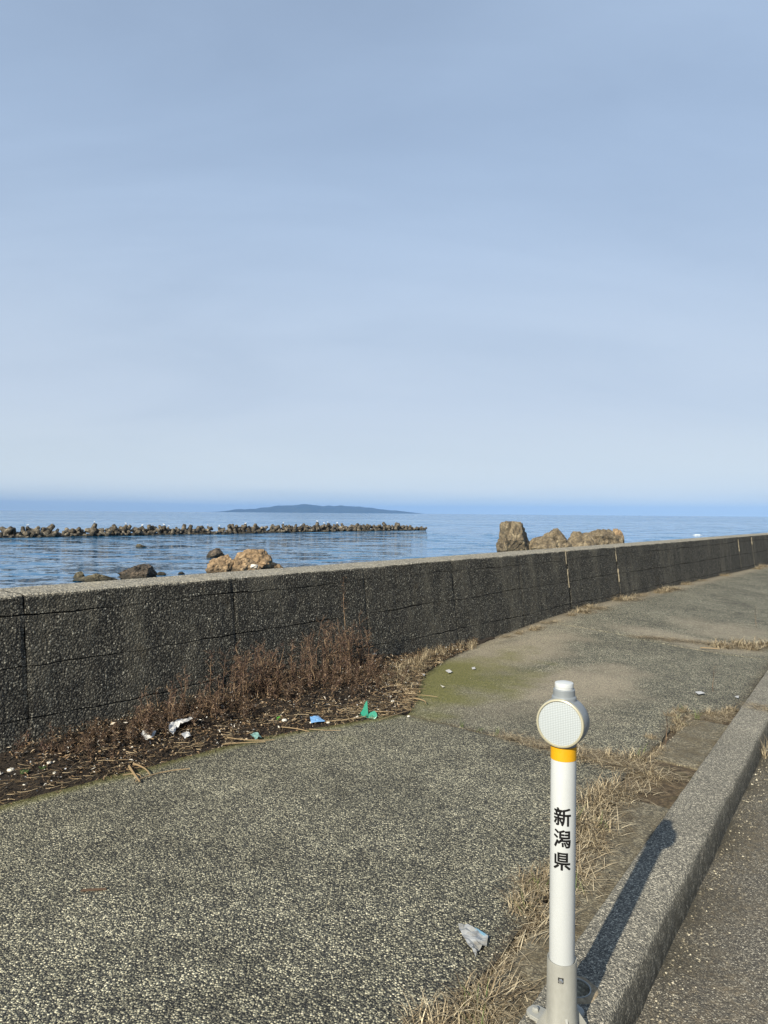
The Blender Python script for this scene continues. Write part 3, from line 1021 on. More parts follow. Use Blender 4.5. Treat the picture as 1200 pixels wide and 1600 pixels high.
# sleeve: cut slightly aslant at the top, a little wider at the foot
sl = lathe('base_sleeve', [(PR + .001, .150), (PR + .0012, .171), (PR + .0042, .172), (PR + .0048, .166), (PR + .0060, .06), (PR + .0075, .02), (PR + .0085, .004), (0, .004)], M['sleeve'], post)
b_ = lathe('sleeve_bolt', [(0, .0062), (.0045, .006), (.0062, .0035), (.0062, -.004)], M['metal'], sl, 6, False)
ang = R(-108)
b_.location = (math.cos(ang) * (PR + .005), math.sin(ang) * (PR + .005), .138)
b_.rotation_euler = (R(90), 0, ang + R(90))
bh = lathe('bolt_washer', [(0, .002), (.0085, .002), (.0092, -.001), (.0092, -.003)], M['core'], sl, 4, False)
bh.location = (math.cos(ang) * (PR + .0048), math.sin(ang) * (PR + .0048), .138)
bh.rotation_euler = (R(90), R(45), ang + R(90))
# reflector head, turned a little to the left of the camera
RC = .780 - zb
face_dir = Vector((-0.50, -0.865, 0.05)).normalized()
qf = face_dir.to_track_quat('Z', 'Y').to_matrix().to_4x4()
HM = Matrix.Translation((0, 0, RC)) @ qf
HR = .0585
lathe('reflector_housing', [(0, -.030), (HR * .80, -.030), (HR * .93, -.026), (HR * .985, -.017), (HR, -.006), (HR * 1.0, .024), (HR * .97, .030), (HR * .93, .031), (0, .028)], M['housing'], post, 56, True, HM)
rim = lathe('reflector_rim', [(HR * .90, .0315), (HR * .955, .0305), (HR * .985, .032), (HR * .965, .0365), (HR * .91, .038), (HR * .885, .0365), (HR * .88, .033)], M['rim'], post, 56, True, HM)
pr_ = lathe('reflector_lens', [(0, .0365), (HR * .5, .0360), (HR * .882, .0345), (HR * .883, .030)], M['prism'], rim, 56, True, None)
pr_.matrix_local = HM
lathe('head_collar', [(0, .828 - zb), (.029, .828 - zb), (.0295, .837 - zb), (.0285, .840 - zb), (.0262, .842 - zb), (.0258, .846 - zb), (.0258, .856 - zb), (.0245, .858 - zb), (0, .858 - zb)], M['housing'], post)
lathe('top_cap', [(.0215, .852 - zb), (.0215, .862 - zb), (.0222, .8625 - zb), (.0222, .871 - zb), (.0215, .8725 - zb), (.012, .8752 - zb), (0, .876 - zb)], M['post_white'], post)
lathe('neck', [(.0295, .721 - zb), (.0295, .735 - zb), (.027, .74 - zb), (0, .74 - zb)], M['housing'], post)
# lettering wrapped round the pole
def lettering(ch, zc, size=.0455, turn=R(-108)):
    cu = bpy.data.curves.new('lettering', 'FONT')
    cu.body = ch
    cu.size = size
    cu.align_x = 'CENTER'
    cu.offset = .00015
    cu.resolution_u = 4
    tmp = bpy.data.objects.new('lettering_curve', cu)
    col.objects.link(tmp)
    bpy.context.view_layer.update()
    me = bpy.data.meshes.new_from_object(tmp.evaluated_get(bpy.context.evaluated_depsgraph_get()))
    bpy.data.objects.remove(tmp)
    bpy.data.curves.remove(cu)
    bm = bmesh.new(); bm.from_mesh(me)
    for _ in range(1):
        long_e = [e for e in bm.edges if abs(e.verts[0].co.x - e.verts[1].co.x) > size * .10]
        if long_e: bmesh.ops.subdivide_edges(bm, edges=long_e, cuts=4)
    bmesh.ops.triangulate(bm, faces=bm.faces)
    xs = [v.co.x for v in bm.verts]; ys_ = [v.co.y for v in bm.verts]
    if not xs: return
    cx, cy = (min(xs) + max(xs)) / 2, (min(ys_) + max(ys_)) / 2
    rad = PR + .0007
    for v in bm.verts:
        a = turn + (v.co.x - cx) / rad * .97
        v.co = Vector((rad * math.cos(a), rad * math.sin(a), zc - zb + (v.co.y - cy)))
    base = list(bm.verts)
    src = bm.copy()
    n0 = 0
    for k, (dx, dz) in enumerate(((.0009, 0), (-.0009, 0), (0, .0008), (0, -.0008), (.0006, .0006), (-.0006, -.0006), (.0006, -.0006), (-.0006, .0006))):
        cp = src.copy()
        for v in cp.verts:
            a = math.atan2(v.co.y, v.co.x) + dx / rad
            r_ = rad + .00004 * (k + 1)
            v.co = Vector((r_ * math.cos(a), r_ * math.sin(a), v.co.z + dz))
        tm = bpy.data.meshes.new('lettering_copy')
        cp.to_mesh(tm); cp.free()
        bm.from_mesh(tm)
        bpy.data.meshes.remove(tm)
    src.free()
    bm.to_mesh(me); bm.free()
    me.materials.clear()
    obj('lettering', me, M['ink'], post)
lettering('新', .559); lettering('潟', .507); lettering('県', .453)

# base flange with arms, gussets and an old steel ring let into the kerb
def prism_obj(name, pts, z0, z1, material, parent, bevel=.002):
    bm = bmesh.new()
    a = [bm.verts.new((x, y, z0)) for x, y in pts]
    b = [bm.verts.new((x, y, z1)) for x, y in pts]
    n = len(pts)
    bm.faces.new(b); bm.faces.new(list(reversed(a)))
    for i in range(n):
        bm.faces.new((a[i], a[(i + 1) % n], b[(i + 1) % n], b[i]))
    bmesh.ops.recalc_face_normals(bm, faces=bm.faces)
    if bevel: bmesh.ops.bevel(bm, geom=list(bm.edges), offset=bevel, segments=2, affect='EDGES')
    return obj(name, bm_mesh(name, bm), material, parent)
KD = Vector((WD.x * .995 - WN.x * .0894, WD.y * .995 - WN.y * .0894)).normalized()
for a_ in range(4):
    th = math.atan2(KD.y, KD.x) + R(45 + 90 * a_ - 52)
    c, s_ = math.cos(th), math.sin(th)
    def rt(x, y): return (x * c - y * s_, x * s_ + y * c)
    arm = prism_obj('base_arm', [rt(.02, -.026), rt(.075, -.024), rt(.088, -.015), rt(.092, 0), rt(.088, .015), rt(.075, .024), rt(.02, .026)], .001, .011, M['sleeve'], post, .0025)
    bt = lathe('anchor_bolt', [(0, .020), (.006, .0195), (.0085, .016), (.0085, .0108)], M['sleeve'], arm, 6, False)
    bt.location = (c * .07, s_ * .07, 0)
    th2 = th + R(45)
    bm = bmesh.new()
    t_ = Vector((math.cos(th2), math.sin(th2), 0)); n_ = Vector((-t_.y, t_.x, 0)) * .003
    q = [t_ * (PR + .004) + Vector((0, 0, .052)), t_ * (PR + .007) + Vector((0, 0, .003)), t_ * (PR + .034) + Vector((0, 0, .003)), t_ * (PR + .030) + Vector((0, 0, .014))]
    f1 = [bm.verts.new(v + n_) for v in q]; f2 = [bm.verts.new(v - n_) for v in q]
    bm.faces.new(f1); bm.faces.new(list(reversed(f2)))
    for i in range(4): bm.faces.new((f1[i], f2[i], f2[(i + 1) % 4], f1[(i + 1) % 4]))
    obj('gusset', bm_mesh('gusset', bm), M['sleeve'], post)
rp = pix(905, 1546, KERB_Z)
ring = tag(empty('steel_ring', (rp.x, rp.y, KERB_Z)), 'cut-off bright steel ring set in stained mortar behind the post foot', 'ring')
ring.scale = (.72, .72, .8)
lathe('ring_edge', [(.0515, -.01), (.0515, .006), (.0535, .0075), (.0560, .0065), (.0565, -.01)], M['sleeve'], ring, 40)
mo = lathe('mortar_bed', [(0, .003), (.0512, .002)], M['strip'], ring, 30)
bm = bmesh.new()
n = 40
rows = []
for k, (r0, z) in enumerate(((.0570, .005), (.066, .0045), (.076, .002), (.084, -.006))):
    rows.append([bm.verts.new((r0 * (1 + (.10 * nz(i * .35, k * .3, 3) if k else 0)) * math.cos(2 * math.pi * i / n), r0 * (1 + (.10 * nz(i * .35, k * .3, 3) if k else 0)) * math.sin(2 * math.pi * i / n), z + .002 * nz(i * .8, k))) for i in range(n)])
for a, b in zip(rows, rows[1:]):
    for i in range(n):
        bm.faces.new((a[i], a[(i + 1) % n], b[(i + 1) % n], b[i]))
obj('mortar_collar', bm_mesh('mortar_collar', bm), M['rustmortar'], ring, smooth=True)

# ---------------------------------------------------------------- plants
def blade(verts, faces, base, d, L, wdt, bend, seg=4, up=.8, rngx=random):
    """a narrow curved leaf; d: horizontal unit vector"""
    side_ = Vector((-d.y, d.x, 0)) * wdt * .5
    p = base.copy()
    ang = up
    st = len(verts)
    for i in range(seg + 1):
        f = i / seg
        w_ = (1 - f ** 1.6) + .06
        verts += [p + side_ * w_, p - side_ * w_]
        stepv = (d * math.cos(ang) + Vector((0, 0, 1)) * math.sin(ang)) * (L / seg)
        p = p + stepv
        ang -= bend / seg
        if p.z < .004: p.z = .004 + .004 * rngx.random(); ang = max(ang, 0)
    for i in range(seg):
        a = st + 2 * i
        faces.append((a, a + 1, a + 3, a + 2))

def tuft_mesh(seed, n, L, spread, up=(0.5, 1.35), bend=(.6, 2.0), wdt=.0028):
    r = random.Random(seed)
    verts, faces = [], []
    for _ in range(n):
        th = r.uniform(0, 6.283)
        d = Vector((math.cos(th), math.sin(th), 0))
        base = Vector((r.gauss(0, spread), r.gauss(0, spread), 0))
        blade(verts, faces, base, d, L * r.uniform(.4, 1.15), wdt * r.uniform(.6, 1.3), r.uniform(*bend), 4, r.uniform(*up), r)
    return mesh_of('tuft', verts, faces)
def flat_mesh(seed, n, L, lx, ly):
    """loose blades lying about"""
    r = random.Random(seed)
    verts, faces = [], []
    for _ in range(n):
        th = r.gauss(0, .9)
        d = Vector((math.cos(th), math.sin(th), 0)) * r.choice((-1, 1))
        base = Vector((r.gauss(0, lx), r.gauss(0, ly), r.uniform(.002, .016)))
        blade(verts, faces, base, d, L * r.uniform(.4, 1.2), .0026 * r.uniform(.7, 1.4), r.uniform(.1, .7), 3, r.uniform(.0, .35), r)
    return mesh_of('tuft', verts, faces)
TUFTS = [tuft_mesh(i, 190, .125, .034, (.15, 1.3), (.9, 2.8), .0030) for i in range(5)]
TUFT_UP = [tuft_mesh(20 + i, 70, .15, .03, (.9, 1.5), (.1, .9)) for i in range(3)]
TUFT_LOW = [flat_mesh(40 + i, 170, .11, .07, .045) for i in range(5)]
GREENS = [tuft_mesh(60 + i, 16, .10, .02, (.6, 1.4), (.3, 1.2), .003) for i in range(2)]
for me in TUFTS + TUFT_UP + TUFT_LOW: me.materials.append(M['straw'])
for me in GREENS: me.materials.append(M['green'])

rg = random.Random(11)
def tuft(s, t, meshes, sc, label, group, rz=None, green=False, z=None, name='dry_grass_tuft'):
    zz = ground_z(s, t) if z is None else z
    o = empty(name, P(s, t, zz - .006), rg.uniform(0, 6.28) if rz is None else rz)
    o.scale = (sc, sc, sc * rg.uniform(.85, 1.1))
    b = obj('dead_blades', rg.choice(meshes)); b.parent = o; tag(b, kind='stuff')
    if green:
        g = obj('green_blades', rg.choice(GREENS)); g.parent = o; tag(g, kind='stuff')
    return tag(o, label, 'grass', group)
WALL_RZ = math.atan2(WD.y, WD.x)
CROSS_RZ = math.atan2(WN.y, WN.x)
G1 = 'grass in the gap beside the kerb'
def gap_row(s0, s1, n, meshes, sc, label, off=(-.05, .06), rz=None, green=.3):
    for i in range(n):
        s = s0 + (s1 - s0) * (i + rg.uniform(.1, .9)) / n
        tuft(s, pave_t(s) + rg.uniform(*off), meshes, sc * rg.uniform(.8, 1.2), label, G1, rz, rg.random() < green)
L1 = 'dry tan grass tuft at the pavement edge, left of the post foot'
L2 = 'dry tan grass tuft in the gap behind the post, beside the kerb shadow'
L3 = 'dry tan grass tuft where the pavement crack meets the kerb'
L4 = 'small brown grass tuft in the gap by the upper right kerb'
gap_row(-.26, .12, 6, TUFTS, .80, L1, (-.01, .10))
gap_row(-.3, .2, 6, TUFT_LOW, .8, L1, (.0, .11), WALL_RZ)
gap_row(.12, .5, 3, TUFT_LOW, .6, L1, (-.01, .05), WALL_RZ)
gap_row(.55, .95, 5, TUFTS, .75, L2, (-.05, .05))
gap_row(.5, 1.2, 6, TUFT_LOW, .9, L2, (-.03, .09), WALL_RZ)
gap_row(1.1, 1.75, 7, TUFTS, .95, L2, (-.06, .07))
gap_row(1.2, 1.9, 5, TUFT_LOW, 1.0, L2, (-.04, .10), WALL_RZ)
for i in range(8):
    t = 1.75 + i * .10
    tuft(CR1 + rg.uniform(-.03, .05), t, TUFT_LOW, rg.uniform(.7, 1.0), 'flattened straw lying along the pavement crack behind the reflector post', 'straw along the pavement crack', CROSS_RZ)
for i in range(9):
    t = 2.12 + i * .062
    tuft(CR1 + rg.uniform(-.08, .16), t, TUFTS if i % 2 else TUFT_LOW, rg.uniform(.75, 1.0), L3, G1, CROSS_RZ if i % 2 == 0 else None, rg.random() < .4)
for t in (1.42, 1.55, 1.66):
    tuft(CR1 + .02, t, GREENS, .5, 'tiny green weed in the crack left of the reflector', 'green weeds in the crack', name='small_weed')
gap_row(2.3, 2.75, 3, TUFTS, .45, L4); gap_row(2.85, 3.35, 5, TUFTS, .62, L4); gap_row(3.2, 3.7, 6, TUFT_LOW, .8, L4, (.0, .22), CROSS_RZ); gap_row(3.35, 3.65, 3, TUFTS, .6, L4, (-.03, .15))
for i in range(9):
    t = 1.2 + i * .12
    tuft(crack2_s(t) + rg.uniform(-.05, .05), t, TUFT_LOW, .95, 'strip of flattened straw across the far pavement crack', 'straw along the far crack', CROSS_RZ + .5)
for i in range(8):
    t = 1.85 + .07 * i
    tuft(crack2_s(t) + rg.uniform(-.2, .15), t, TUFTS, rg.uniform(1.1, 1.7), 'dry tan grass tuft at the right end of the far crack', 'grass at the far crack')
L5 = 'pale upright dry grass at the wall foot beside the mossy patch'
for i in range(14):
    s = 2.95 + i * .095
    tuft(s, .12 + .14 * sstep(3.8, 2.9, s) + rg.uniform(0, .07), TUFT_UP, rg.uniform(.5, .85), L5, 'pale grass at the wall foot')
for i in range(9):
    s = 2.35 + i * .09
    tuft(s, .3 + rg.uniform(-.08, .3) * (1 if s < 2.7 else .4), TUFTS, rg.uniform(.8, 1.1), 'pale dry grass among the debris right of the brown weeds', 'pale grass at the wall foot')
L6 = 'low dry grass fringe tuft along the far foot of the wall'
for i in range(34):
    s = rg.choice((rg.uniform(4.4, 7.0), rg.uniform(6.5, 9.8), rg.uniform(10.5, 17)))
    tuft(s, .14 + rg.uniform(0, .13), rg.choice((TUFTS, TUFT_LOW)), rg.uniform(.6, 1.1) * (1.5 if s > 6.3 else .8), L6, 'grass along the far foot of the wall', None if i % 2 else WALL_RZ)
kt = pix(1192, 1175, -.06); ks_, kt_ = ST(kt.x, kt.y)
tuft(ks_, kerb_t(ks_) + KW + .03, TUFT_UP, .95, 'dry grass tuft at the road side of the kerb, right edge', 'kerb-side grass', z=ROAD_Z)

def stalk(px, py, h, label):
    s, t = pix_st(px, py)
    z = ground_z(s, t)
    bm = bmesh.new()
    p = Vector((0, 0, -.01)); d = Vector((rg.uniform(-.1, .1), rg.uniform(-.1, .1), 1))
    for i in range(5):
        q = p + d * h / 5 + Vector((rg.uniform(-.006, .006), rg.uniform(-.006, .006), 0))
        frustum(bm, p, q, .0024 - .0003 * i, .0021 - .0003 * i, 5, True)
        if i > 1: frustum(bm, q, q + Vector((rg.uniform(-.03, .03), rg.uniform(-.03, .03), .03)), .001, .0006, 4)
        p = q
    o = obj('bare_stalk', bm_mesh('bare_stalk', bm), M['stem'])
    o.location = P(s, t, z)
    tag(o, label, 'plant')
stalk(1043, 1160, .17, 'thin dark bare stalk standing behind the crack grass')
stalk(1117, 1080, .17, 'thin dark bare stalk beside the upper kerb')
stalk(1183, 983, .24, 'thin dark bare stalk near the right edge of the pavement')

# dead brown weeds
def weed_mesh(seed, h, n_stems, spread, leafy):
    r = random.Random(seed)
    bm = bmesh.new()
    lv, lf = [], []
    def leaf(p, sz):
        a = Vector((r.gauss(0, 1), r.gauss(0, 1), r.gauss(0, .8))).normalized()
        b = a.orthogonal().normalized()
        b = Matrix.Rotation(r.uniform(0, 6.28), 3, a) @ b
        c = a.cross(b)
        st = len(lv)
        lv.extend([p, p + b * sz * .5 + c * sz * .22, p + b * sz + a * sz * .15, p + b * sz * .5 - c * sz * .22])
        lf.append((st, st + 1, st + 2, st + 3))
    for _ in range(n_stems):
        p = Vector((r.gauss(0, spread), r.gauss(0, spread), 0))
        th = r.uniform(0, 6.28)
        lean = r.uniform(.02, .38)
        d = Vector((math.cos(th) * lean, math.sin(th) * lean, 1)).normalized()
        H = h * r.uniform(.55, 1.0)
        seg = 7
        for i in range(seg):
            q = p + d * H / seg + Vector((r.gauss(0, .006), r.gauss(0, .006), 0))
            ra = .0026 * (1 - i / seg) + .0008
            frustum(bm, p, q, ra, ra * .85, 4, False)
            if i >= 1:
                for _b in range(r.choice((1, 2, 2, 3))):
                    t2 = r.uniform(0, 6.28)
                    bd = (Vector((math.cos(t2), math.sin(t2), r.uniform(.4, 1.5)))).normalized()
                    bl = H * r.uniform(.08, .22) * (1.15 - i / seg * .5)
                    e = q + bd * bl
                    frustum(bm, q, e, .0011, .0006, 3, False)
                    for _l in range(int(leafy * r.uniform(.5, 1.4))):
                        f = r.uniform(.15, 1.08)
                        leaf(q + bd * bl * f + Vector((r.gauss(0, .006), r.gauss(0, .006), r.gauss(0, .006))), r.uniform(.005, .013))
                        if r.random() < .3:
                            tw = (bd + Vector((r.gauss(0, .6), r.gauss(0, .6), r.gauss(0, .4)))).normalized()
                            a0 = q + bd * bl * f
                            frustum(bm, a0, a0 + tw * .03, .0007, .0004, 3, False)
            p = q
    return bm_mesh('stems', bm), mesh_of('withered_leaves', lv, lf)
def weed(px, t, h, seed, label, n_stems=9, spread=.035, leafy=8, dark=False):
    k = (px - 600) / FPX
    s = ((W0.y + t * WN.y) * k - (W0.x + t * WN.x)) / (.64 - .768 * k)
    a, b = weed_mesh(seed, h, n_stems, spread, leafy)
    o = empty('dead_weed', P(s, t, ground_z(s, t) - .01))
    tag(obj('stems', a, M['stem'], o), kind='stuff')
    tag(obj('withered_leaves', b, M['weed'] if not dark else M['weed_dark'], o), kind='stuff')
    tag(o, label, 'weed', 'dead brown weeds at the wall foot')
weed(385, .22, .40, 1, 'tall reddish-brown dead weed at the left of the thick brown clump', 9, .05)
weed(355, .20, .30, 2, 'brown dead weed leaning at the left edge of the thick clump', 7, .05)
weed(408, .24, .34, 3, 'brown dead weed just right of the tall left one', 9, .05)
weed(440, .22, .24, 4, 'shorter brown dead weed in the middle of the clump', 8, .06)
weed(472, .24, .36, 5, 'brown dead weed with pale tips near the middle of the clump', 9, .05)
weed(508, .22, .38, 6, 'bushy reddish dead weed right of the clump middle', 11, .06)
weed(537, .20, .42, 7, 'bushy brown dead weed beneath the tall single stalk', 11, .06)
weed(562, .20, .42, 8, 'brown dead weed just left of the wall joint', 10, .05)
weed(490, .38, .18, 9, 'low dark weed in front of the brown clump', 9, .09)
weed(545, .40, .18, 10, 'low dark weed in front of the bushy brown weed', 9, .09)
weed(425, .36, .16, 14, 'low dark weed above the green sprig', 9, .09)
weed(580, .32, .20, 16, 'low brown weed above the green plastic shard', 9, .09)
for i_, (x_, t_, h_, lab_) in enumerate((
        (352, .40, .17, 'low rotting weed below the left edge of the clump'), (385, .46, .18, 'low rotting weed left of the green sprig'),
        (462, .50, .19, 'low rotting weed above the pale round stone'), (512, .52, .20, 'low rotting weed behind the blue scrap'),
        (556, .60, .18, 'low rotting weed left of the green shard'), (600, .56, .18, 'low rotting weed left of the snail shells'),
        (312, .36, .16, 'low rotting weed right of the torn bag'), (270, .34, .17, 'low rotting weed under the torn bag'),
        (232, .36, .17, 'low rotting weed around the white film'), (190, .34, .15, 'low rotting weed left of the white film'),
        (150, .34, .13, 'low rotting weed above the left reeds'), (112, .32, .12, 'low rotting weed right of the green sprouts'),
        (430, .30, .26, 'dense rotting weed at the back of the clump'), (575, .44, .24, 'dense rotting weed right of the clump'), (525, .40, .26, 'dense rotting weed in the heart of the clump'))):
    weed(x_, t_ * .85, h_ * .55, 50 + i_, lab_, 11, .085, 9, True)
weed(330, .28, .22, 11, 'thin brown weed above the torn plastic film', 6, .05, 7)
weed(290, .22, .26, 12, 'sparse rusty weed against the wall, right of the left crack', 5, .06, 6)
weed(245, .20, .30, 13, 'sparse upright rusty weed against the wall at left', 4, .06, 5)
weed(215, .24, .20, 15, 'sparse low rusty weed at left', 4, .07, 6)
weed(60, .24, .12, 17, 'small brown weed at the left end of the wall foot', 4, .05, 6)
# the tall single seed stalk
a, b = weed_mesh(33, .74, 1, .002, 3)
k = (542 - 600) / FPX; t = .20
s = ((W0.y + t * WN.y) * k - (W0.x + t * WN.x)) / (.64 - .768 * k)
o = empty('seed_stalk', P(s, t, ground_z(s, t) - .01))
r = random.Random(5); bm = bmesh.new(); p = Vector((0, 0, 0)); lv, lf = [], []
for i in range(12):
    q = p + Vector((r.gauss(-.002, .003), r.gauss(0, .003), .059))
    frustum(bm, p, q, .0028 - .00012 * i, .0027 - .00012 * i, 5, False)
    if i > 6:
        for _ in range(26):
            c = p.lerp(q, r.random()) + Vector((r.gauss(0, .013), r.gauss(0, .013), r.gauss(0, .01)))
            sz = r.uniform(.004, .009); st = len(lv)
            v1 = Vector((r.gauss(0, 1), r.gauss(0, 1), r.gauss(0, 1))).normalized() * sz
            v2 = v1.orthogonal().normalized() * sz * .5
            lv += [c, c + v1 * .5 + v2, c + v1, c + v1 * .5 - v2]; lf.append((st, st + 1, st + 2, st + 3))
    p = q
obj('stem', bm_mesh('stem', bm), M['stem'], o); obj('seed_head', mesh_of('seed_head', lv, lf), M['stem'], o)
tag(o, 'tall thin tan seed stalk rising in front of the wall', 'plant')

# ---------------------------------------------------------------- leaf litter, straw, rubbish
r = random.Random(21)
lv, lf = [], []
for _ in range(32000):
    s = r.choice((r.uniform(-2, 4.3), r.uniform(0, 2.8), r.uniform(.2, 2.6), r.uniform(2.2, 4.0)))
    e = debris_t(s)
    f = r.random() ** 1.1
    t = .10 + (e - .10 + r.gauss(0, .03)) * f
    z = ground_z(s, t) + r.uniform(.0, .05) * (1 - f * .8) * (1 + .8 * nz(s * 6, t * 6, 2))
    c = P(s, t, z)
    L_ = r.uniform(.005, .03) * r.choice((.6, 1, 1))
    th = r.uniform(0, 6.28)
    a = Vector((math.cos(th), math.sin(th), r.gauss(0, .45))).normalized()
    b = Vector((-math.sin(th), math.cos(th), r.gauss(0, .6))).normalized()
    wd = L_ * r.uniform(.16, .45)
    st = len(lv)
    lv += [c - a * L_ * .5, c + b * wd * .5 + Vector((0, 0, .003)), c + a * L_ * .5 + Vector((0, 0, r.uniform(-.003, .006))), c - b * wd * .5 + Vector((0, 0, .002))]
    lf += [(st, st + 1, st + 2), (st, st + 2, st + 3)]
tag(obj('leaf_litter', mesh_of('leaf_litter', lv, lf), M['litter']), 'brown rotted leaves and chips banked along the wall foot', kind='stuff')

lv, lf = [], []
for _ in range(420):
    s_ = r.uniform(-1.0, 3.0); e_ = debris_t(s_); t_ = .14 + (e_ - .14) * r.random()
    c = P(s_, t_, ground_z(s_, t_) + .012 + r.uniform(0, .03) * (1 - t_ / e_))
    L_ = r.uniform(.004, .016); th = r.uniform(0, 6.28)
    a = Vector((math.cos(th), math.sin(th), r.gauss(0, .5))).normalized() * L_
    b = Vector((-math.sin(th), math.cos(th), r.gauss(0, .6))).normalized() * L_ * r.uniform(.3, .8)
    st = len(lv)
    lv += [c - a * .5, c + b * .5, c + a * .5, c - b * .5]
    lf.append((st, st + 1, st + 2, st + 3))
tag(obj('plastic_bits', mesh_of('plastic_bits', lv, lf), mat_islands('pale_plastic_bits', [(0, (0.16, 0.15, 0.13)), (.6, (0.36, 0.36, 0.35)), (1, (0.55, 0.55, 0.56))], .5)), 'tiny pale plastic and shell bits mixed into the debris', kind='stuff')

M['reed'] = mat_islands('reed_straw', [(0, (0.10, 0.07, 0.04)), (.5, (0.24, 0.175, 0.10)), (1, (0.48, 0.38, 0.24))], .6)
def reed_into(bm, c, d, L, ra, zf=None):
    p = c - d * L / 2
    n = 4
    rings_ = []
    up = Vector((0, 0, 1))
    bend = r.gauss(0, .02)
    for i in range(n + 1):
        f = i / n
        q = p + d * L * f + Vector((-d.y, d.x, 0)) * bend * 4 * f * (1 - f)
        sd = Vector((-d.y, d.x, 0)).normalized()
        rings_.append([bm.verts.new(q + (sd * math.cos(x) + up * math.sin(x)) * ra * (1 - .35 * f)) for x in [k * math.pi / 2.5 for k in range(5)]])
    for a, b in zip(rings_, rings_[1:]):
        for k in range(5): bm.faces.new((a[k], a[(k + 1) % 5], b[(k + 1) % 5], b[k]))
    bm.faces.new(rings_[0]); bm.faces.new(list(reversed(rings_[-1])))
# many fine straws: one mass
bm = bmesh.new()
for _ in range(1300):
    s = r.uniform(-1.2, 4.0) if r.random() < .6 else r.uniform(1.6, 3.6)
    e = debris_t(s)
    t = e - abs(r.gauss(0, .14)) + .01
    if t < .1: continue
    th = WALL_RZ + r.gauss(0, .55)
    L_ = r.uniform(.02, .10)
    d = Vector((math.cos(th), math.sin(th), r.gauss(0, .10))).normalized()
    reed_into(bm, P(s, t, ground_z(s, t) + .006 + r.uniform(0, .02)), d, L_, r.uniform(.0006, .0013))
tag(obj('straw_litter', bm_mesh('straw_litter', bm), M['reed']), 'fine broken straw strewn along the edge of the debris belt', kind='stuff')
# the big reeds one can pick out
def reed(x0, y0, x1, y1, label, ra=.0035, lift=.012):
    a = ground_pix(x0, y0, lift); b = ground_pix(x1, y1, lift)
    c = (a + b) / 2
    bm = bmesh.new()
    reed_into(bm, Vector((0, 0, 0)), (b - a).normalized(), (b - a).length, ra)
    o = obj('reed_stalk', bm_mesh('reed_stalk', bm), M['reed'])
    o.location = c
    tag(o, label, 'reed', 'loose reed stalks in the debris')
reed(205, 1198, 222, 1222, 'thick short reed pointing at the viewer at left debris edge', .006)
reed(212, 1194, 238, 1212, 'tan reed crossing beside the thick short reed', .004)
reed(215, 1222, 300, 1202, 'long reed along the debris edge at left', .0035)
reed(196, 1212, 224, 1216, 'short pale reed left of the thick one', .003)
reed(442, 1137, 486, 1144, 'pale reed just left of the blue scrap', .0035)
reed(512, 1128, 574, 1120, 'reed running from the blue scrap to the green shard', .004)
reed(352, 1152, 432, 1157, 'long pale reed below the green sprig', .0032)
reed(350, 1164, 418, 1160, 'long brown reed at the lower debris edge', .0030)
reed(486, 1140, 536, 1142, 'thin pale reed under the blue scrap', .0025)
reed(585, 1112, 618, 1113, 'pale reed right of the green shard', .004)
reed(596, 1126, 645, 1110, 'brown reed reaching to the crack', .003)
reed(626, 1074, 666, 1077, 'upper pale reed lying on the moss', .0035)
reed(640, 1088, 686, 1090, 'middle pale reed lying on the moss', .0028)
reed(648, 1092, 668, 1100, 'short thick reed end on the moss', .0045)
reed(622, 1072, 652, 1084, 'slanting reed at the moss edge', .0028)
reed(350, 1132, 392, 1124, 'brown reed lying above the teal twine', .0028)
reed(1096, 1013, 1126, 1015, 'white split stick at the far pavement crack', .006)

# rubbish
def scrap(name, pts_px, th, material, label, cat, lift=.008, z_extra=None, crumple=.0, z_at=None):
    """a thin torn sheet whose outline lies on the ground under the given pixels"""
    P3 = []
    for x, y in pts_px:
        q = ground_pix(x, y, lift)
        P3.append(q)
    c = sum(P3, Vector()) / len(P3)
    bm = bmesh.new()
    vs = [bm.verts.new(q - c) for q in P3]
    bm.faces.new(vs)
    bmesh.ops.triangulate(bm, faces=bm.faces)
    bmesh.ops.subdivide_edges(bm, edges=bm.edges, cuts=3, use_grid_fill=True)
    for v in bm.verts:
        v.co.z += crumple * (noise.fractal(v.co * 45, .8, 2, 3) + .5)
    bmesh.ops.solidify(bm, geom=list(bm.faces), thickness=th)
    o = obj(name, bm_mesh(name, bm), material)
    o.location = c
    return tag(o, label, cat)
M['teal'] = mat_plain('green_plastic', (0.010, 0.22, 0.14), .35, .5, 0, .08)
M['bluep'] = mat_plain('light_blue_plastic', (0.16, 0.33, 0.58), .4, .5, 0, .1)
M['whitep'] = mat_plain('white_scrap', (0.44, 0.44, 0.435), .6, .4, 0, .08)
M['shell'] = mat_plain('white_shell', (0.56, 0.53, 0.46), .5, .4, 0, .1)
M['leafg'] = mat_plain('fresh_leaf', (0.07, 0.24, 0.03), .5, .4, 0, .15)
m_, nt = new_mat('cloudy_plastic_film')
pp = nt.n('TexCoord').outputs['Object']
f = nt.noise(pp, 40, 5, .7)
g = nt.noise(pp, 14, 4, .6)
cc = nt.mix(nt.ss(f, .5, .7, 0, .6), nt.mix(nt.ss(g, .45, .65), (0.30, 0.31, 0.315), (0.20, 0.198, 0.185)), (0.16, 0.14, 0.10))
finish(nt, cc, .35, f, .4, .004, .5, Alpha=.88)
M['film'] = m_
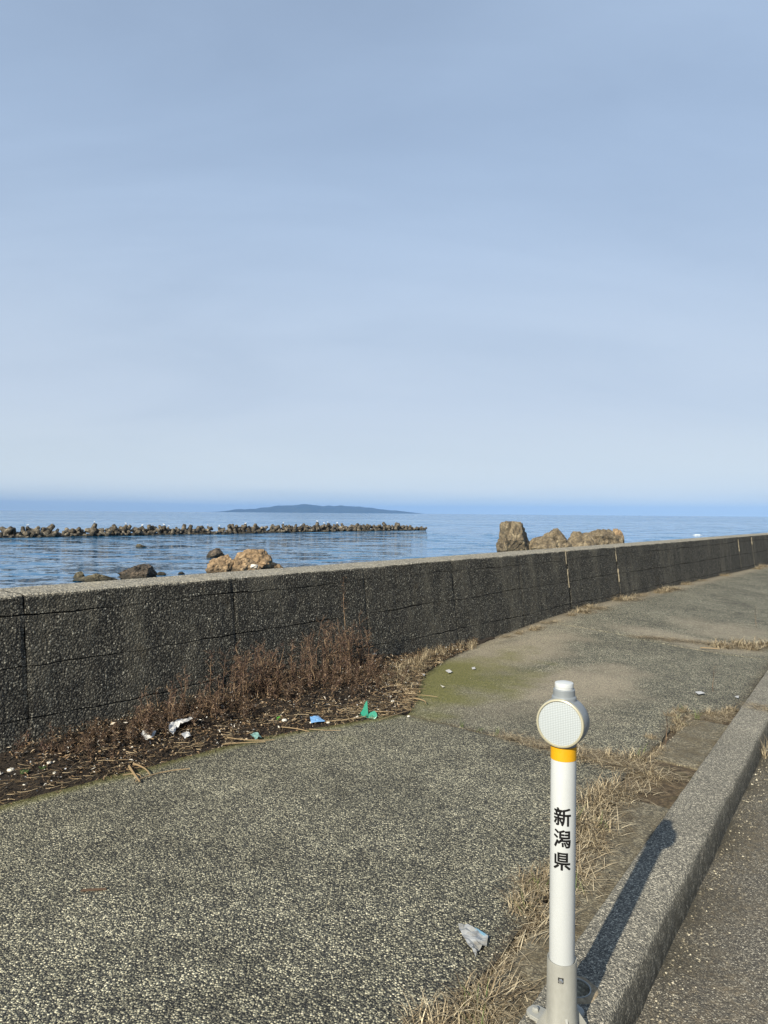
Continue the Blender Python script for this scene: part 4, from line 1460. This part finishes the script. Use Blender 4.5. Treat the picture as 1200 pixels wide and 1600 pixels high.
# standing green shard: a pointed blade and a rounded lobe
gp = ground_pix(577, 1123); gz = gp.z
gs_root = empty('plastic_shard', (gp.x, gp.y, gz))
bm = bmesh.new()
sc = gp.y / FPX
def shard(pts, th, back):
    a = [bm.verts.new((x * sc, back[0] * max(0, y) * sc, y * sc)) for x, y in pts]
    b = [bm.verts.new((x * sc, back[0] * max(0, y) * sc + th, y * sc)) for x, y in pts]
    n = len(pts)
    bm.faces.new(a); bm.faces.new(list(reversed(b)))
    for i in range(n): bm.faces.new((a[i], a[(i + 1) % n], b[(i + 1) % n], b[i]))
shard([(-12, 2), (-9, -1), (0, -3), (1, 5), (0, 14), (-1, 26), (-4, 22), (-8, 12), (-12, 6)], .004, (.25,))
obj('blade', bm_mesh('blade', bm), M['teal'], gs_root)
bm = bmesh.new()
shard([(0, -3), (6, -3), (12, -1), (15, 3), (14, 7), (11, 10), (5, 8), (1, 5)], .006, (.5,))
lb = obj('lobe', bm_mesh('lobe', bm), M['teal'], gs_root)
tag(gs_root, 'torn bright green plastic shard standing at the debris edge', 'plastic')
scrap('plastic_scrap', [(487, 1122), (500, 1120), (511, 1129), (489, 1131)], .0015, M['bluep'], 'light blue plastic scrap lying in the debris', 'plastic', .014, crumple=.004)
scrap('plastic_film', [(721, 1451), (735, 1448), (768, 1467), (766, 1480), (752, 1487), (749, 1497), (741, 1486), (730, 1467)], .0012, M['film'], 'dirty clear plastic film with a blue edge on the pavement', 'plastic', .006, crumple=.010)
e = scrap('blue_edge', [(733, 1448), (736, 1446), (752, 1453), (769, 1464), (768, 1467), (750, 1456)], .0016, mat_plain('pale_blue_edge', (0.16, 0.30, 0.40), .5), None, None, .010)
film = bpy.data.objects['plastic_film']
e.parent = film; e.location = e.location - film.location
scrap('plastic_film', [(224, 1150), (232, 1143), (247, 1146), (240, 1156), (228, 1158)], .0012, M['whitep'], 'crumpled white film piece left of the torn bag in the debris', 'plastic', .02, crumple=.016)
scrap('plastic_bag', [(266, 1138), (272, 1132), (300, 1124), (312, 1126), (290, 1134), (280, 1138), (274, 1150), (268, 1148)], .0012, M['whitep'], 'torn white plastic bag strip caught in the debris', 'plastic', .025, crumple=.022)
scrap('plastic_scrap', [(286, 1150), (296, 1146), (302, 1152), (292, 1156)], .0012, M['whitep'], 'small white scrap just under the torn bag strip', 'plastic', .02, crumple=.01)
scrap('plastic_scrap', [(394, 1150), (404, 1148), (412, 1154), (402, 1157)], .0015, mat_plain('teal_fibre', (0.13, 0.24, 0.22), .7), 'frayed teal twine scrap on the lower debris edge', 'twine', .012, crumple=.012)
scrap('paper_scrap', [(698, 1049), (704, 1047), (709, 1051), (703, 1053)], .001, M['whitep'], 'larger white scrap on the moss patch', 'scrap', .004, crumple=.003)
scrap('paper_scrap', [(739, 1044), (744, 1043), (745, 1046), (740, 1047)], .001, M['whitep'], 'tiny white scrap at the right of the moss patch', 'scrap', .004)
scrap('paper_scrap', [(660, 1053), (667, 1054), (665, 1057)], .001, M['whitep'], 'small white scrap at the left edge of the moss', 'scrap', .006)
scrap('paper_scrap', [(690, 1071), (697, 1074), (694, 1075)], .001, M['shell'], 'thin pale splinter low on the moss patch', 'scrap', .005)
scrap('paper_scrap', [(1088, 1082), (1097, 1081), (1104, 1084), (1094, 1086)], .001, M['whitep'], 'white scrap beside the upper kerb grass', 'scrap', .01)
scrap('paper_scrap', [(1150, 1089), (1157, 1088), (1156, 1092)], .001, M['whitep'], 'tiny white scrap against the upper kerb', 'scrap', .012)
def pebble(px, py, rad, material, label, cat='shell', dz=0.0, name='shell', z=None, seed=1):
    q = ground_pix(px, py) if z is None else pix(px, py, z)
    z0 = q.z if z is None else z
    bm = bmesh.new()
    bmesh.ops.create_icosphere(bm, subdivisions=3, radius=1)
    for v in bm.verts:
        d = v.co.normalized()
        v.co = Vector((d.x * rad, d.y * rad * .8, d.z * rad * .6)) * (1 + .35 * noise.fractal(d * 1.8 + Vector((seed * 3.3, 0, seed)), .9, 2, 3))
    o = obj(name, bm_mesh(name, bm), material, smooth=True)
    o.location = (q.x, q.y, z0 + rad * .35 + dz)
    tag(o, label, cat)
pebble(20, 1206, .017, M['shell'], 'white crumpled shell beside the green sprouts at far left', seed=1)
pebble(3, 1211, .014, M['shell'], 'white shell at the very left edge', seed=2)
pebble(89, 1210, .010, M['shell'], 'small oval white shell right of the green sprouts', seed=3)
pebble(80, 1194, .012, M['shell'], 'flat white chip leaning above the oval shell', seed=4)
pebble(447, 1128, .016, M['shell'], 'pale round stone just right of the green sprig', 'stone', name='stone', seed=5)
pebble(489, 1131, .010, M['shell'], 'white pebble at the left corner of the blue scrap', 'stone', name='stone', seed=6)
pebble(515, 1131, .012, M['shell'], 'grey-white pebble right of the blue scrap', 'stone', name='stone', seed=7)
pebble(561, 1122, .010, M['shell'], 'white pebble touching the green shard', 'stone', name='stone', seed=8)
pebble(612, 1091, .012, M['shell'], 'upper of two pale snail shells right of the weeds', seed=9)
pebble(616, 1098, .013, M['shell'], 'lower of two pale snail shells right of the weeds', seed=10)
pebble(641, 1121, .010, M['shell'], 'small white shell at the start of the crack', seed=11)
pebble(42, 1228, .007, M['shell'], 'tiny white chip at the lower left debris edge', seed=12)
pebble(587, 1036, .016, M['film'], 'crumpled clear plastic lump against the wall joint', 'plastic', .06, 'plastic_lump', seed=13)
pebble(690, 1001, .010, M['shell'], 'small pale stone in the grass at the wall foot', 'stone', name='stone', seed=15)
pebble(398, 888, .030, M['shell'], 'white stone resting on top of the sea wall', 'stone', name='stone', z=WALL_H, seed=16)
# embedded pale cobble in the wall's face
def sprig(px, py, n, L_, label, sd):
    q = ground_pix(px, py); s, t = ST(q.x, q.y); z = q.z
    rr = random.Random(sd)
    root = empty('green_sprig', P(s, t, z))
    for i in range(n):
        th = rr.uniform(0, 6.28); d = Vector((math.cos(th), math.sin(th), rr.uniform(.3, 1.2))).normalized()
        b = d.cross(Vector((0, 0, 1))).normalized()
        l0 = L_ * rr.uniform(.6, 1.1)
        nn = d.cross(b)
        pts = []
        for f, w_ in ((0, .04), (.25, .28), (.55, .36), (.85, .2), (1, .02)):
            cpt = d * l0 * f - Vector((0, 0, 1)) * l0 * .25 * f * f
            pts.append((cpt + b * w_ * l0, cpt + nn * -.08 * l0, cpt - b * w_ * l0))
        v = [x for tr in pts for x in tr]
        fc = []
        for k in range(4):
            a = k * 3
            fc += [(a, a + 1, a + 4, a + 3), (a + 1, a + 2, a + 5, a + 4)]
        obj('leaf', mesh_of('leaf', v, fc), M['leafg'] if n < 12 else M['leafd'], root)
    tag(root, label, 'plant')
M['leafd'] = mat_plain('dark_leaf', (0.05, 0.085, 0.022), .55, .4, 0, .2)
sprig(437, 1124, 5, .028, 'bright green leaf sprig in the brown debris', 1)
sprig(42, 1210, 22, .030, 'dark green sprouts between white shells at far left', 2)
sprig(70, 1203, 14, .026, 'dark green sprouts above the oval shell', 3)
stw = tag(scrap('stick', [(131, 1394), (134, 1391), (172, 1389), (171, 1391)], .003, M['stem'], None, None, .003), 'thin rusty twig alone on the near pavement', 'twig')

# loose grit: in the gutter, along the strip and scattered on the pavement
M['grit'] = mat_islands('grit_stones', [(0, (0.03, 0.028, 0.024)), (.5, (0.12, 0.105, 0.08)), (.85, (0.28, 0.25, 0.18)), (1, (0.5, 0.46, 0.36))], .85)
r = random.Random(77)
gv, gf = [], []
OCT = [(1, 0, 0), (-1, 0, 0), (0, 1, 0), (0, -1, 0), (0, 0, 1), (0, 0, -1)]
OCF = [(0, 2, 4), (2, 1, 4), (1, 3, 4), (3, 0, 4), (2, 0, 5), (1, 2, 5), (3, 1, 5), (0, 3, 5)]
def grit(s, t, z, rad):
    c = P(s, t, z + rad * .25); st = len(gv)
    q = Matrix.Rotation(r.uniform(0, 6.28), 3, 'Z')
    for v_ in OCT:
        k_ = rad * r.uniform(.6, 1.3)
        gv.append(c + q @ Vector((v_[0] * k_, v_[1] * k_ * .8, v_[2] * k_ * .65)))
    gf.extend(tuple(i + st for i in f_) for f_ in OCF)
for _ in range(2600):
    s_ = r.uniform(-.6, 5.5); o_ = abs(r.gauss(0, .07)) + .006
    grit(s_, kerb_t(s_) + KW + .01 + o_, ROAD_Z, r.uniform(.0015, .005) * (1.3 if r.random() < .1 else 1))
for _ in range(1500):
    s_ = r.uniform(-.5, 3.7); t_ = pave_t(s_) + r.gauss(.04, .05)
    grit(s_, t_, ground_z(s_, min(t_, kerb_t(s_) - .01)), r.uniform(.0015, .0045))
for _ in range(1300):
    s_ = r.uniform(-2.5, 7); t_ = r.uniform(debris_t(s_), pave_t(s_))
    grit(s_, t_, ground_z(s_, t_), r.uniform(.0018, .0045))
for _ in range(900):
    s_ = r.uniform(-.6, 6); t_ = kerb_t(s_) + KW + r.uniform(.1, 2.2)
    grit(s_, t_, ROAD_Z, r.uniform(.0018, .004))
tag(obj('grit', mesh_of('grit', gv, gf), M['grit']), 'loose sand-coloured grit in the gutter and on the pavement', kind='stuff')

# ---------------------------------------------------------------- foam of a small wave beyond the wall
m_, nt = new_mat('sea_foam')
finish(nt, nt.ramp(nt.noise(pos(nt), 2.0, 5, .7), [(.35, (.5, .55, .58)), (.6, (.85, .86, .86))]), .8)
def foam(px, py, hw_px, label, sd, hgt=.35):
    q = pix(px, py, SEA_Z)
    hw = hw_px / FPX * q.y
    bm = bmesh.new()
    bmesh.ops.create_icosphere(bm, subdivisions=4, radius=1)
    for v in bm.verts:
        d = v.co.normalized()
        v.co = Vector((d.x * hw, d.y * hw * .35, d.z * hgt)) * (1 + .6 * noise.fractal(d * 2.5 + Vector((sd, sd, 0)), .9, 2, 4))
    o = obj('foam', bm_mesh('foam', bm), m_)
    o.location = q
    tag(o, label, 'foam', kind='stuff')
foam(1090, 837, 6, 'white foam of a small wave breaking beyond the wall', 2, .12)

# ---------------------------------------------------------------- sea air
z0, z1 = SEA_Z - 90.0, 262.0
v = [P(a_, b_, c_) for c_ in (z0, z1) for a_, b_ in ((-24600, 2000), (24600, 2000), (24600, -24600), (-24600, -24600))]
hz = obj('haze', mesh_of('haze', v, [(0, 3, 2, 1), (4, 5, 6, 7), (0, 1, 5, 4), (1, 2, 6, 5), (2, 3, 7, 6), (3, 0, 4, 7)]))
m_ = bpy.data.materials.new('sea_air'); m_.use_nodes = True
nt = NT(m_.node_tree)
vol = nt.n('VolumePrincipled')
vol.inputs['Color'].default_value = (0.165, 0.345, 0.70, 1)
vol.inputs['Density'].default_value = 3.5e-5
vol.inputs['Anisotropy'].default_value = -0.25
out = nt.n('OutputMaterial')
nt.t.links.new(vol.outputs[0], out.inputs['Volume'])
hz.data.materials.append(m_)
tag(hz, kind='stuff')
